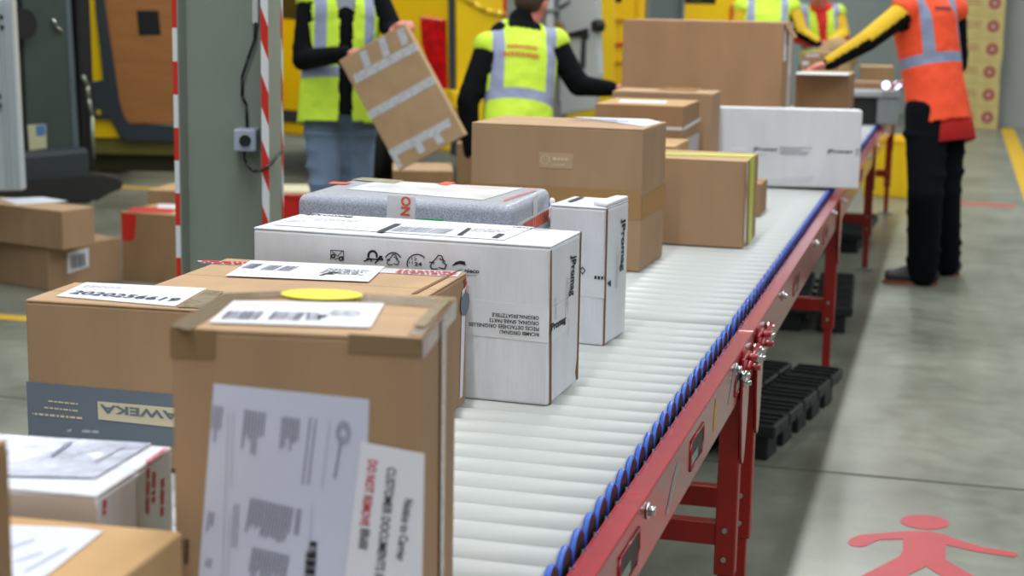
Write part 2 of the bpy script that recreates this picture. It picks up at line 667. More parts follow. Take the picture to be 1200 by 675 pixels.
def rollers(root, y0, n):
    proto = []
    mb = MB()
    mb.cyl((XL + .012, 0, 0), (XR - .008, 0, 0), .0312, n=28)
    r = mb.build('roller', ROLL, root)
    r.location = (0, y0, RZ)
    mb = MB()
    mb.cyl((XR - .006, 0, 0), (XR + .0, 0, 0), .0366, n=28)
    mb.ring((XR + .0, 0, 0), (1, 0, 0), .0345, .0022)
    c = mb.build('end_cap', BLUE, r)
    mb = MB()
    mb.cyl((XR + .0, 0, 0), (XR + .0015, 0, 0), .0325, n=20)
    mb.cyl((XR + .0015, 0, 0), (XR + .012, 0, 0), .008, n=10)
    hb = mb.build('hub', BLK, r)
    for i in range(1, n):
        q = r.copy(); COL.objects.link(q); q.location = (0, y0 + i * PITCH, RZ)
        for ch in (c, hb):
            k = ch.copy(); COL.objects.link(k); k.parent = q


def slot(mbd, mbr, y, z0, z1, L):
    pass


def module(y0, y1, label, legs, details):
    root = empty('roller_conveyor', frame((0, 0, 0)), label, 'conveyor', 'modules of the roller conveyor line')
    n = int((y1 - y0 - .02) / PITCH)
    rollers(root, y0 + .05, n)
    for side in (1, -1):
        xi = XR + .012 if side == 1 else XL - .012
        xo = xi + .036 * side
        a, b_ = min(xi, xo), max(xi, xo)
        mb = MB()
        # C-profile: top flange, side web, bottom flange
        mb.box((a, y0, .733), (b_, y1, .738), .0018, 1)
        xw = (xo - .004, xo) if side == 1 else (xo, xo + .004)
        mb.box((xw[0], y0, .628), (xw[1], y1, .7365), .001, 1)
        mb.box((a, y0, .626), (b_, y1, .631), .001, 1)
        mb.box((min(xi, xi - .004 * side), y0, .70), (max(xi, xi - .004 * side), y1, .735))
        mb.build('side_rail', REDP, root)
    for (ya) in legs:
        for side in (1, -1):
            x = XR + .03 if side == 1 else XL - .03
            mb = MB()
            mb.box((x - .026, ya - .022, .2), (x + .022, ya + .022, .735), .003, 1)
            lo = mb.build('leg', REDL, root)
            mb = MB()
            mb.box((x - .018, ya - .016, .012), (x + .014, ya + .016, .205), .002, 1)
            mb.build('telescopic_foot', REDL, lo)
            mb = MB()
            mb.box((x - .05, ya - .045, 0), (x + .045, ya + .045, .012), .002, 1)
            mb.build('foot_plate', GSTEEL, lo)
            for zz in (.24, .31):
                mb = MB(); mb.cyl((x - .004, ya - .03, zz), (x - .004, ya - .018, zz), .006, n=6); mb.build('bolt', GSTEEL, lo)
            # tapering gusset plate
            xo = x + .023 * side
            pts = [(ya - .055, .72), (ya + .055, .72), (ya + .055, .60), (ya + .026, .485), (ya + .012, .468), (ya - .012, .468), (ya - .026, .485), (ya - .055, .60)]
            mb = MB()
            mb.prism([(xo, p[0], p[1]) for p in pts], (.005 * side, 0, 0))
            mb.build('gusset_plate', REDP, root)
        for zz in (.27,):
            mb = MB()
            mb.box((XL - .03, ya - .016, zz), (XR + .01, ya + .016, zz + .055), .003, 1)
            mb.build('cross_bar', REDL, root)
    xo = XR + .012 + .036
    for (kind, y, z) in details:
        if kind == 'slot':
            mb = MB()
            pts = [(y - .075, z - .028), (y + .055, z - .028), (y + .075, z - .008), (y + .075, z + .026), (y - .075, z + .026)]
            mb.prism([(xo + .0004, *p) for p in pts], (.0008, 0, 0))
            so = mb.build('slot', BLK, root)
            mb = MB()
            for (a, c) in zip(pts, pts[1:] + pts[:1]):
                mb.cyl((xo + .001, *a), (xo + .001, *c), .0026, n=6)
            mb.build('slot_rim', REDP, so)
            mb = MB(); mb.box((xo + .001, y - .065, z - .022), (xo + .0016, y + .01, z - .004)); mb.build('slot_light_patch', GSTEEL, so)
        elif kind == 'bolt':
            mb = MB()
            mb.cyl((xo, y, z), (xo + .004, y, z), .014, n=18)
            mb.cyl((xo + .004, y, z), (xo + .014, y, z), .009, n=6)
            mb.build('bolt', STEEL, root)
        elif kind == 'silver':
            mb = MB(); pts = [(y - .06, z - .03), (y - .03, z - .034), (y + .07, z + .02), (y + .05, z + .036), (y + .0, z + .014)]
            mb.prism([(xo + .0003, *p) for p in pts], (.0008, 0, 0)); mb.build('worn_sticker', SILV, root)
        elif kind == 'yellow':
            mb = MB(); pts = [(y - .02, z - .03), (y + .0, z - .02), (y + .018, z + .03), (y + .0, z + .035), (y - .018, z + .005)]
            mb.prism([(xo + .0003, *p) for p in pts], (.0008, 0, 0)); mb.build('yellow_sticker', YST, root)
        elif kind == 'hook':
            mb = MB()
            mb.box((xo, y - .09, z - .012), (xo + .006, y + .09, z + .012), .003, 1)
            mb.cyl((xo, y - .02, z + .02), (xo + .03, y - .02, z + .02), .008, n=10)
            mb.cyl((xo, y + .05, z - .018), (xo + .03, y + .05, z - .018), .008, n=10)
            mb.cyl((xo + .012, y - .06, z), (xo + .02, y + .07, z + .03), .006, n=8)
            hk = mb.build('coupling_hook', REDP, root)
            for (dy, dz) in ((-.10, -.005), (-.075, -.028), (.115, .012), (.13, -.012)):
                mb = MB(); mb.cyl((xo, y + dy, z + dz), (xo + .016, y + dy, z + dz), .013, n=6); mb.cyl((xo, y + dy, z + dz), (xo + .024, y + dy, z + dz), .006, n=8)
                mb.build('coupling_bolt', STEEL, hk)
    return root


module(1.0, 3.78, 'near module of the roller conveyor with grey rollers, blue end caps and red rail', [1.3, 3.60],
       [('slot', 2.28, .682), ('bolt', 2.42, .715), ('silver', 2.66, .68), ('slot', 2.93, .685), ('yellow', 3.17, .685), ('silver', 3.42, .69), ('slot', 3.55, .68), ('bolt', 3.47, .715), ('hook', 3.65, .69), ('silver', 2.05, .68), ('bolt', 1.75, .71)])
module(3.79, 6.72, 'second module of the roller conveyor beneath the brown cartons and the orange vest worker', [3.88, 6.64],
       [('hook', 3.925, .69), ('bolt', 4.45, .71), ('slot', 4.85, .682), ('bolt', 5.5, .71), ('slot', 5.95, .682), ('bolt', 6.35, .71)])
module(6.73, 9.6, 'third module of the roller conveyor beyond the long white carton with thin red legs', [9.5],
       [('bolt', 6.85, .70), ('bolt', 7.6, .71), ('slot', 8.2, .682), ('bolt', 8.9, .71)])
module(9.61, 12.3, 'far module of the roller conveyor in front of the yellow crate, under the grey scanner', [12.2],
       [('bolt', 9.7, .70), ('bolt', 10.6, .71)])

# ================================================================== CARTONS ON THE CONVEYOR
# --- A: nearest tall carton with yellow dot
A = Carton('carton', 'nearest tall brown carton on the conveyor with yellow round sticker and two document sheets', 'cardboard box',
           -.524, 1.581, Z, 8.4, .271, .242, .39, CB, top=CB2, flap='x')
A.front.patch('corner_tape', [(199, 384), (253, 387), (252, 421), (200, 419)], TAPEB)
A.front.patch('corner_tape', [(409, 391), (493, 396), (492, 418), (408, 413)], TAPEB)
A.top.patch('seam_tape', [(262, 345), (346, 341), (532, 351), (494, 394), (478, 393), (510, 361), (345, 349), (284, 352), (222, 388), (199, 383)], TAPEB)
A.right.patch('side_tape', [(494, 399), (534, 351), (533, 372), (494, 421)], TAPEB)
A.right.patch('clear_tape', [(515, 378), (520, 373), (517, 700), (513, 705)], TAPEC, k=2.5)
A.top.patch('clear_tape', [(484, 384), (498, 386), (530, 352), (518, 351)], TAPEC, k=2.6)
ys = A.top.ellipse('yellow_dot', A.top.px(377, 348), .0490, .033, YEL, k=3); ys['label'] = 'yellow round sticker'
lb = A.top.patch('address_label', [(274, 355), (450, 358), (434, 386), (245, 380)], PAPER, k=2.2)
def f(mb):
    A.top.bars(mb, (258, 377), (302, 378), -.048, k=3, n=18); A.top.bars(mb, (312, 378), (350, 379), -.048, k=3, n=16); A.top.bars(mb, (358, 379), (372, 379), -.048, k=3, n=8)
A.pr(INKB, f, lb, 'barcode')
def f(mb):
    A.top.dashes(mb, (390, 366), (438, 368), 6, .007, .002, k=3); A.top.quad if False else None
    A.top.text(mb, 'F', (372, 378), (382, 378), .03, k=3, bold=.03)
A.pr(INK, f, lb)
s1 = A.front.patch('document_sheet', [(251, 449), (433, 468), (426, 690), (424, 770), (225, 760), (232, 690)], PAPERB, k=1.2)
def f(mb):
    A.front.dashes(mb, (262, 476), (257, 520), 3, .004, .0022, k=2.2, word=(.001, .004)); A.front.dashes(mb, (312, 483), (307, 535), 7, .0035, .002, k=2.2, word=(.001, .005), ragged=.5)
    A.front.dashes(mb, (352, 490), (348, 538), 6, .0035, .002, k=2.2, word=(.001, .005), ragged=.5)
    A.front.dashes(mb, (372, 490), (362, 572), 2, .006, .0018, k=2.2, word=(.001, .003), ragged=.1)
    A.front.dashes(mb, (345, 594), (337, 638), 15, .0033, .002, k=2.2, word=(.001, .005), ragged=.35)
    A.front.dashes(mb, (354, 596), (350, 628), 2, .003, .002, k=2.2, word=(.001, .005), ragged=.1)
    A.front.dashes(mb, (252, 600), (248, 626), 2, .004, .0022, k=2.2, word=(.001, .004))
    A.front.dashes(mb, (340, 650), (333, 690), 13, .0033, .002, k=2.2, word=(.001, .005), ragged=.4)
    A.front.dashes(mb, (250, 655), (246, 668), 2, .004, .0022, k=2.2, word=(.001, .004))
    A.front.dashes(mb, (281, 590), (278, 643), 2, .004, .0016, k=2.2, word=(.001, .004), ragged=.1)
A.pr(INKG, f, s1)
def f(mb):
    for (a, c) in (((275, 482), (268, 680)), ((269, 482), (262, 680)), ((388, 490), (375, 600)), ((367, 592), (361, 680))):
        A.front.dashes(mb, a, c, 1, .002, .0008, k=2.2, word=(.05, .2), ragged=0)
A.pr(INKF, f, s1, 'ruled_line')
def f(mb):
    A.front.ellipse  # round stamp
    c = A.front.px(403, 506)
    for r in (.009, .0055):
        pts = [(c[0] + r * .8 * math.cos(t * math.pi / 12), c[1] + r * 1.3 * math.sin(t * math.pi / 12)) for t in range(25)]
        for p, q in zip(pts, pts[1:]):
            mb.cyl(A.front.P(p, 2.2), A.front.P(q, 2.2), .0006, n=4)
    A.front.dashes(mb, (401, 520), (394, 560), 1, .003, .0025, k=2.2, word=(.001, .003), ragged=0)
A.pr(INKG, f, s1, 'stamp')
s2 = A.front.patch('customer_notice', [(424, 517), (498, 531), (495, 690), (494, 770), (396, 760), (404, 680)], PAPER, k=2.6)
def f(mb):
    A.front.text(mb, 'Notice to Carrier', (475, 583), (465, 655), .010, k=3.6, bold=.012)
    A.front.text(mb, 'CUSTOMER DOCUMENTS INSIDE', (455, 546), (437, 700), .010, k=3.6, bold=.012)
    A.front.text(mb, 'Bill', (424, 618), (421, 640), .010, k=3.6, bold=.012)
A.pr(INK, f, s2, 'notice_text')
def f(mb):
    A.front.text(mb, 'DO NOT REMOVE', (433, 537), (423, 614), .010, k=3.6, bold=.018)
o_ = A.pr(REDI, f, s2, 'red_text')
def f(mb):
    A.front.text(mb, 'Bill', (364, 633), (359, 680), .008, k=2.3, bold=.012)
    A.front.bars(mb, (372, 646), (368, 700), .012, k=2.3)
    A.front.dashes(mb, (222, 632), (220, 672), 2, .006, .004, k=1.3, word=(.002, .006))
A.pr(INK, f, s1, 'bold_print')

# --- HAWEKA carton
B = Carton('carton', 'brown carton with blue-grey printed band and number label, left behind the nearest carton', 'cardboard box',
           -1.056, 2.253, Z, 3.35, .345, .167, .26, CB, top=CB2, flap='x')
B.front.patch('printed_band', [(31, 447), (273, 468), (273, 527), (34, 512)], GBAND)
pl = B.front.patch('name_plate', [(115, 470), (230, 480), (230, 503), (116, 491)], CREAM, k=2)
def f(mb):
    B.front.text(mb, 'HAWEKA', (227, 484.0), (118, 473.5), .0135, k=3, bold=.028)
B.pr(GBAND, f, pl, 'name_lettering')
def f(mb):
    B.front.dashes(mb, (92, 474), (34, 468), 1, .01, .0025, k=2, word=(.003, .010)); B.front.dashes(mb, (92, 482), (34, 476), 1, .01, .0025, k=2, word=(.003, .010))
    B.front.dashes(mb, (97, 491), (34, 485), 1, .01, .0035, k=2, word=(.004, .010), ragged=.1)
B.pr(CREAM, f, None, 'small_print')
lb = B.top.patch('number_label', [(101, 332), (242, 339), (205, 360), (66, 348)], PAPER, k=1.6)
def f(mb):
    B.top.text(mb, '2020256619', (80, 345.5), (205, 355), .030, k=2.4, bold=.02)
B.pr(mat('blue_black_ink', (50, 60, 84), .6), f, lb, 'number_lettering')
def f(mb):
    B.top.dashes(mb, (100, 336), (165, 339), 2, .012, .004, k=2.4)
B.pr(INKF, f, lb)
B.top.patch('clear_tape', [(243, 341), (262, 343), (238, 362), (207, 361)], TAPEC, k=1.8)

# --- box 3 wide brown with red printed tape
D3 = Carton('carton', 'wide flat brown carton with red printed tape and address label before the long white carton', 'cardboard box',
            -.837, 2.440, Z, 1.7, .476, .385, .245, CB, top=CB2, flap='x')
D3.top.patch('printed_tape', [(231, 306), (542, 319), (536, 325), (236, 309)], TAPEW, k=1.2)
def f(mb):
    D3.top.dashes(mb, (238, 306.5), (296, 309), 2, .016, .010, k=2.4, ragged=.1, word=(.005, .02)); D3.top.dashes(mb, (468, 317.5), (538, 320.5), 3, .014, .007, k=2.4, ragged=.2, word=(.005, .018))
    D3.right.dashes(mb, (542.5, 330), (546, 322), 5, .010, .006, k=1.6, word=(.01, .02), ragged=.1)
D3.pr(REDI, f, None, 'red_print')
lb = D3.top.patch('address_label', [(294, 307), (451, 314), (432, 332), (264, 325)], PAPER, k=2.8)
def f(mb):
    for a in ((294, 311), (316, 313), (336, 314)):
        D3.top.bars(mb, (a[0], a[1]), (a[0] + 16, a[1] + .9), .055, k=3.6, n=16)
D3.pr(INKB, f, lb, 'barcode')
def f(mb):
    D3.top.text(mb, 'F', (374, 325), (384, 326), .045, k=3.6, bold=.03); D3.top.dashes(mb, (385, 317), (438, 320), 5, .012, .004, k=3.6)
D3.pr(INK, f, lb)
D3.top.patch('open_flap_edge', [(482, 345), (488, 345), (542, 316.5), (538, 316.5)], CRK, k=1.3)
D3.right.patch('side_tape', [(541, 342), (545.5, 334), (541, 464), (538, 467)], PAPER, k=1.4)
def f(mb):
    D3.right.ellipse if False else None
    c = D3.right.px(543.5, 356)
    pts = [(c[0] + .03 * math.cos(t * math.pi / 8), c[1] + .022 * math.sin(t * math.pi / 8)) for t in range(16)]
    mb.prism([D3.right.P(p, 2) for p in pts], D3.right.n * .0004)
D3.pr(GBAND, f, None, 'grey_round_print')

# --- C: long white carton in front
C = Carton('carton', 'long white carton in sharp focus with upside down spare parts lettering and recycling marks', 'cardboard box',
           -.694, 2.842, Z, -1.95, .598, .212, .30, WCB, flap='x', bev=.005)
def f(mb):
    for i, (t_, x0, x1, y0) in enumerate((('RICAMBI ORIGINALI', 632, 586, 376.0), ('PIECES DETACHEES ORIGINELLES', 632, 550, 371.0), ('ORIGINAL SPARE PARTS', 632, 574, 367.5), ('ORIGINALERSATZTEILE', 632, 577, 363.5))):
        yy = (390.0, 383.5, 377.0, 370.5)[i]
        C.front.text(mb, t_, (x0, yy), (x1, yy - (x0 - x1) * .075), .0070, k=2, bold=.015)
C.pr(INK, f, None, 'spare_parts_text')


def strokes(F, mb, pls, r=.0012, k=1.5, px=True):
    for pl_ in pls:
        q = [F.px(*p) for p in pl_] if px else pl_
        for a, c in zip(q, q[1:]):
            a3, c3 = F.P(a, k), F.P(c, k)
            d = (c3 - a3)
            if d.length < 1e-6:
                continue
            nn = F.n.cross(d).normalized() * r
            e = d.normalized() * r * .6
            mb.quad([a3 - e + nn, a3 - e - nn, c3 + e - nn, c3 + e + nn])


def arc(cx, cy, rx, ry, a0, a1, n=14):
    return [(cx + rx * math.cos(rad(a0 + (a1 - a0) * i / n)), cy - ry * math.sin(rad(a0 + (a1 - a0) * i / n))) for i in range(n + 1)]


def recycle(cx, cy, s_):
    P = [(cx - s_, cy + s_), (cx - s_ * .55, cy), (cx, cy - s_), (cx + s_ * .55, cy), (cx + s_, cy + s_)]
    return [[(cx - s_ * .3, cy - s_ * .6), (cx, cy - s_), (cx + s_ * .5, cy - s_ * .9), (cx + s_ * .8, cy - .1 * s_)], [(cx - s_ * .8, cy - s_ * .1), (cx - s_ * 1.2, cy + s_ * .6), (cx - s_ * .9, cy + s_)],
            [(cx + s_ * .6, cy), (cx + s_ * 1.2, cy + .4 * s_), (cx + s_ * .9, cy + s_)], [(cx - s_ * .9, cy + s_), (cx - .1 * s_, cy + s_)], [(cx + s_ * .1, cy + s_ * .8), (cx + s_ * .9, cy + s_)], [(cx - .3 * s_, cy - .6 * s_), (cx - .9 * s_, cy + .1 * s_)],
            [(cx + .2 * s_, cy - .5 * s_), (cx + s_, cy - .1 * s_)], [(cx - 1.3 * s_, cy), (cx - .6 * s_, cy + .1 * s_)]]


def f(mb):
    strokes(C.front, mb, [[(388, 293), (403, 294), (403, 305)], [(388, 293), (388, 304)], [(389, 294), (396, 300), (402, 294)], [(393, 304), (403, 300)]], .0007)
    strokes(C.front, mb, [arc(391, 300, 2, 2, 0, 360), arc(400, 303, 2, 2, 0, 360)], .0012)
    strokes(C.front, mb, [arc(437, 300, 5, 6, -10, 190)], .002)
    strokes(C.front, mb, [[(430, 303), (444, 304), (448, 300)], [(427, 306), (434, 303), (436, 306)], [(440, 308), (446, 302)], [(446, 300), (443, 304), (449, 304), (446, 300)]], .0013)
    strokes(C.front, mb, [arc(461, 307, 10, 11, 30, 150)], .0012)
    strokes(C.front, mb, recycle(461, 304, 6), .0008)
    strokes(C.front, mb, [arc(489, 309, 11.5, 11, 40, 195)], .0011)
    strokes(C.front, mb, recycle(514, 307, 8), .0010)
    C.front.text(mb, '12', (483, 304.5), (489, 304.8), .005, bold=.01)
    C.front.text(mb, '11', (480, 309), (484, 309.2), .005, bold=.01)
    C.front.text(mb, '24', (486, 311), (495, 311.5), .007, bold=.03)
    C.front.text(mb, 'nieco', (545, 319), (562, 320), .0075, bold=.03)
    C.front.dashes(mb, (547, 322), (559, 322.7), 1, .002, .001, ragged=0, word=(.001, .003))
C.pr(INK, f, None, 'recycling_marks')
C.front.patch('globe_logo', [(530, 311), (534, 307), (540, 305.5), (545, 306.5), (546, 311), (543, 310), (538, 309), (534, 310.5)], INK)
# top label
lt = C.top.patch('dispatch_label', [(368, 251), (626, 267), (590, 282), (320, 264)], mat('bright_label_paper', (244, 245, 250), .4), k=1.4)
def f(mb):
    C.top.text(mb, 'JPromag', (358, 253.0), (413, 256.0), .026, k=2.4, bold=.03)
    C.top.quad if False else None
    mb.quad([C.top.P(C.top.px(*p), 2.4) for p in ((441, 273), (449, 273.6), (471, 264), (463, 263.5))])
    mb.quad([C.top.P(C.top.px(*p), 2.4) for p in ((535, 277), (541, 277.5), (553, 269), (548, 268.7))])
    mb.quad([C.top.P(C.top.px(*p), 2.4) for p in ((576, 280), (583, 280.5), (592, 276), (585, 275))])
    C.top.dashes(mb, (557, 269), (598, 271.5), 4, .012, .003, k=2.4, ragged=.6)
C.pr(INK, f, lt)
def f(mb):
    for a in (461, 483, 505):
        C.top.bars(mb, (a + 8, 266.5 + (a - 461) * .05), (a + 28, 267.6 + (a - 461) * .05), .07, k=2.4, n=30)
    C.top.dashes(mb, (372, 257), (444, 261), 3, .012, .0035, k=2.4); C.top.dashes(mb, (338, 258), (395, 262), 3, .014, .003, k=2.4, ragged=.6)
    C.top.dashes(mb, (322, 263), (345, 260), 1, .01, .003, k=2.4, ragged=0)
    C.top.dashes(mb, (602, 267), (645, 269.6), 1, .01, .010, k=2.4, ragged=0, word=(.004, .012))
    C.top.dashes(mb, (592, 270), (630, 273), 1, .01, .004, k=2.4, ragged=0)
C.pr(INKG, f, lt, 'barcode')
# right end markings (rotated print)
def f(mb):
    C.right.text(mb, 'JPromag', (669.5, 299), (667.5, 347), .045, k=1.6, bold=.03)
    C.right.text(mb, 'JPromag', (643, 389), (662, 377), .019, k=1.6, bold=.04)
C.pr(INK, f, None, 'end_lettering')
def f(mb):
    C.right.dashes(mb, (666, 325), (664, 375), 3, .008, .002, k=1.6, word=(.002, .008)); C.right.dashes(mb, (651, 348), (651, 384), 2, .008, .002, k=1.6, word=(.002, .008))
    C.right.dashes(mb, (666, 374), (665, 398), 1, .008, .002, k=1.6, word=(.002, .008))
C.pr(INKG, f, None, 'end_small_print')
C.right.patch('worn_edge', [(644.6, 294), (646, 292.6), (645.5, 474), (643.4, 474.5)], CRK, k=1.2)
C.right.patch('worn_edge', [(679.6, 272), (681, 271), (676.6, 444), (675, 445), (674, 436), (676, 420)], CRK, k=1.2)
C.front.patch('clear_tape', [(546, 350), (644, 360), (643, 402), (546, 392)], mat('satin_tape', (230, 231, 234), .3, bump=.3, bscale=16, coat=.3), k=.9)
C.right.patch('clear_tape', [(646, 360), (677, 341), (676, 378), (645, 402)], MATS['satin_tape'], k=.9)

# --- D: second white carton
Dd = Carton('carton', 'white upright carton with dark end lettering standing behind the long white carton', 'cardboard box',
            -.709, 3.399, Z, -5.37, .13, .167, .304, WCB, flap='x', bev=.005)
Dd.root  # stands half hidden
def f(mb):
    Dd.right.text(mb, 'JPromag', (728.5, 256), (727, 318), .036, k=1.6, bold=.03)
    mb.quad([Dd.right.P(Dd.right.px(*p), 1.8) for p in ((712, 333), (715, 329), (714, 336))] if False else [Dd.right.P(Dd.right.px(*p), 1.8) for p in ((711, 331), (715, 328), (715, 336), (712, 333))])
Dd.pr(INK, f, None, 'end_lettering')
def f(mb):
    Dd.right.dashes(mb, (720, 338), (723, 276), 3, .008, .002, k=1.6, word=(.002, .008))
Dd.pr(INKG, f, None, 'end_small_print')
def f(mb):
    Dd.front.dashes(mb, (697, 323), (709, 324), 1, .01, .007, k=2, ragged=0, word=(.004, .007))
    strokes(Dd.front, mb, [[(680, 317), (683, 313), (686, 317), (683, 321), (680, 317)]], .001)
    Dd.top.dashes(mb, (664, 237), (680, 231.5), 1, .01, .012, ragged=0, word=(.05, .1)); Dd.top.dashes(mb, (690, 236), (712, 235), 2, .02, .004)
Dd.pr(INK, f, None)
Dd.front.patch('clear_tape', [(655, 322), (709, 326), (708, 350), (655, 344)], MATS['satin_tape'], k=.9)
mb = MB(); mb.prism([Dd.top.P(p, 0) for p in ((.09, .03), (.129, .002), (.129, .165), (.10, .165))], (0, 0, .009), bev=.003); mb.build('folded_flap', WCB, Dd.root, world=True)
Dd.right.patch('worn_edge', [(710, 246), (712, 244), (708, 405), (706.4, 405.4)], CRK, k=1.2)

# --- E: grey plastic-wrapped parcel
BAG = mat('speckled_grey_film', (178, 182, 196), .45, noise=.0, bump=.35, bscale=10, coat=.3)
nt = BAG.node_tree; b = nt.nodes['Principled BSDF']
n = nt.nodes.new('ShaderNodeTexNoise'); n.inputs['Scale'].default_value = 620; n.inputs['Detail'].default_value = 3
cr = nt.nodes.new('ShaderNodeValToRGB'); cr.color_ramp.elements[0].position = .30; cr.color_ramp.elements[0].color = (*lin((112, 116, 130)), 1); cr.color_ramp.elements[1].position = .62; cr.color_ramp.elements[1].color = (*lin((196, 200, 212)), 1)
nt.links.new([q for q in nt.nodes if q.type == 'TEX_COORD'][0].outputs['Object'], n.inputs['Vector']); nt.links.new(n.outputs['Fac'], cr.inputs[0]); nt.links.new(cr.outputs[0], b.inputs['Base Color'])
FILM = mat('clear_crinkled_film', (232, 234, 240), .38, noise=.2, nscale=16, bump=.7, bscale=22, coat=.35)
E_ = Carton('wrapped_parcel', 'grey speckled film-wrapped parcel with orange NO tape between two white cartons', 'parcel', -.854, 3.157, Z, .5, .47, .337, .33, BAG, flaps=False, bev=.018, seg=6)
E_.top.lift = E_.front.lift = .0015
E_.front.patch('warning_tape', [(454, 229), (487, 231), (487, 270), (453, 268)], TAPEW, k=1.2)
def f(mb):
    E_.front.text(mb, 'NO', (480.5, 253), (481.5, 230.5), .021, k=2.4, bold=.03)
    E_.right.dashes(mb, (612, 262), (642, 245), 1, .01, .026, k=1.8, word=(.006, .018), ragged=0)
    E_.right.dashes(mb, (646, 262), (647, 234), 1, .01, .008, k=1.8, word=(.1, .2), ragged=0)
    E_.top.quad if False else None
E_.pr(ORI, f, None, 'orange_lettering')
E_.right.patch('warning_tape', [(606, 262), (648, 240), (648, 262), (606, 282)], TAPEW, k=1.2)
E_.right.patch('warning_tape', [(624, 231), (629, 228), (629, 280), (624, 280)], TAPEW, k=1.5)
E_.top.patch('clear_film', [(405, 222), (446, 212), (612, 221), (566, 235)], FILM, k=1.0)
E_.top.patch('customs_label', [(412, 211.5), (425, 208.8), (474, 212.5), (462, 216)], mat('olive_brown_label', (150, 140, 110), .4, noise=.4, nscale=40), k=1.6)
E_.top.patch('orange_sticker', [(384, 216), (390, 214), (411, 214.8), (406, 217)], ORI, k=1.6)
E_.top.patch('orange_sticker', [(513, 217), (522, 214), (534, 215), (524, 218.5)], ORI, k=1.8)
def f(mb):
    strokes(E_.top, mb, [[(590, 236), (608, 230), (628, 224)]], .0025, k=2)
E_.pr(ORI, f, None, 'orange_scrawl')
mb = MB()
random.seed(3)
for i in range(7):
    t = i / 6
    q = E_.right.o + E_.right.u * .325 + Vector((.004, 0, .298 - .07 * t))
    mb.ball(q + Vector((.007 * math.sin(i * 2.3), .008 * math.cos(i * 3.1), .004 * math.sin(i * 4.7))), (.008 + .003 * (i % 2), .012 - .004 * (i % 3 == 1), .012), n=6)
blob_me = evalmesh(mb.mesh('bunch'), [('REMESH', dict(mode='VOXEL', voxel_size=.004, use_smooth_shade=True)), ('SMOOTH', dict(factor=.5, iterations=3))])
blob_me.transform(E_.root.matrix_basis.inverted())
link('bunched_film', blob_me, FILM, E_.root)
E_.front.patch('green_hatched_sticker', [(491, 256), (520, 257), (520, 267), (488, 265)], mat('green_hatch', (20, 190, 80), .5), k=1.3)

# --- F: white carton low left, G brown below, H sliver
F_ = Carton('carton', 'white-topped carton with glossy document pouch and red print on its side, low left', 'cardboard box', -.876, 1.526, Z, 3.5, .36, .201, .20, WCB, flap='x')
F_.front.patch('kraft_front', [(-60, 575), (110, 583), (114, 600), (114, 640), (-60, 640)], mat('dull_greyish_board', (196, 184, 172), .7, noise=.06, nscale=8), k=.8)
pp = F_.top.patch('document_pouch', [(-70, 508), (178, 522), (112, 562), (20, 560), (-90, 552)], mat('glossy_pouch_film', (214, 218, 236), .08, bump=.8, bscale=18, coat=1.0), k=2.5)
def f(mb):
    mb.quad([F_.top.P(F_.top.px(*p), 3.4) for p in ((59, 537), (63, 539), (88, 521), (80, 521))])
    strokes(F_.top, mb, [[(113, 545), (146, 527)]], .0014, k=3.4)
    F_.top.text(mb, 'k', (78, 509), (82, 509.5), .010, k=3.4, bold=.05); F_.top.dashes(mb, (98, 508), (118, 509.5), 1, .01, .006, k=3.4, ragged=0)
    F_.top.dashes(mb, (70, 530), (112, 534), 4, .010, .0016, k=3.4)
F_.pr(INKG, f, pp)
def f(mb):
    for (x, y0, y1) in ((123, 585, 603), (174, 548, 604), (191, 560, 604), (181, 552, 590)):
        F_.right.dashes(mb, (x, y0), (x - 1, y1), 1, .01, .007, k=1.8, word=(.004, .022), ragged=0)
    F_.top.dashes(mb, (170, 543), (192, 527), 1, .01, .006, k=1.8, word=(.004, .01), ragged=0)
F_.pr(REDI, f, None, 'red_print')
F_.right.patch('clear_tape', [(160, 558), (198, 528), (198, 640), (160, 640)], mat('yellowed_tape', (168, 164, 142), .3, coat=.4), k=.9)
G = Carton('carton', 'tan carton with a white paper in its top, lowest at the left edge', 'cardboard box', -.755, 1.276, Z, 3.0, .36, .237, .175, CBT, flap='y', flaps=False)
lb = G.top.patch('loose_paper', [(-60, 614), (92, 620), (121, 624), (60, 672), (20, 700), (-100, 700)], mat('bluish_white_paper', (222, 226, 240), .4, bump=.4, bscale=14, coat=.3), k=1.5)
def f(mb):
    strokes(G.top, mb, [[(10, 645), (40, 635)], [(30, 672), (78, 645)], [(20, 660), (50, 650)]], .0012, k=2.6)
G.pr(INKF, f, lb, 'pen_mark')
H_ = Carton('carton', 'narrow sliver of a brown carton cut off by the left edge of the photo', 'cardboard box', -.787, 1.060, Z, 3.0, .25, .177, .345, CB3, flap='x')

# --- I: big brown with amber tape band
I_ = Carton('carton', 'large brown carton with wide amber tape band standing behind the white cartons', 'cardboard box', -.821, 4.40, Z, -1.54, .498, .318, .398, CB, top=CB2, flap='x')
I_.front.patch('tape_band', [(551, 214), (752, 224), (751, 257), (680, 258), (551, 240)], TAPEO)
I_.right.patch('tape_band', [(752, 232), (779.5, 214), (779, 242), (751.5, 258)], TAPEO)
lb = I_.top.patch('address_label', [(672, 137.5), (760, 140.2), (775, 144), (757, 149), (735, 146)], PAPER, k=1.6)
def f(mb):
    I_.top.dashes(mb, (680, 139), (755, 142.5), 6, .02, .008, k=2.4)
I_.pr(INKG, f, lb)
lb = I_.front.patch('pale_label', [(632, 178), (672, 180), (671, 198), (632, 196)], mat('pale_kraft_label', (186, 156, 124), .5), k=.8)
def f(mb):
    strokes(I_.front, mb, [arc(639, 187, 5, 5, 0, 360)], .0012, k=1.6)
    I_.front.dashes(mb, (648, 184), (667, 185), 1, .01, .009, k=1.6, ragged=0); I_.front.dashes(mb, (648, 192), (667, 193), 1, .01, .003, k=1.6)
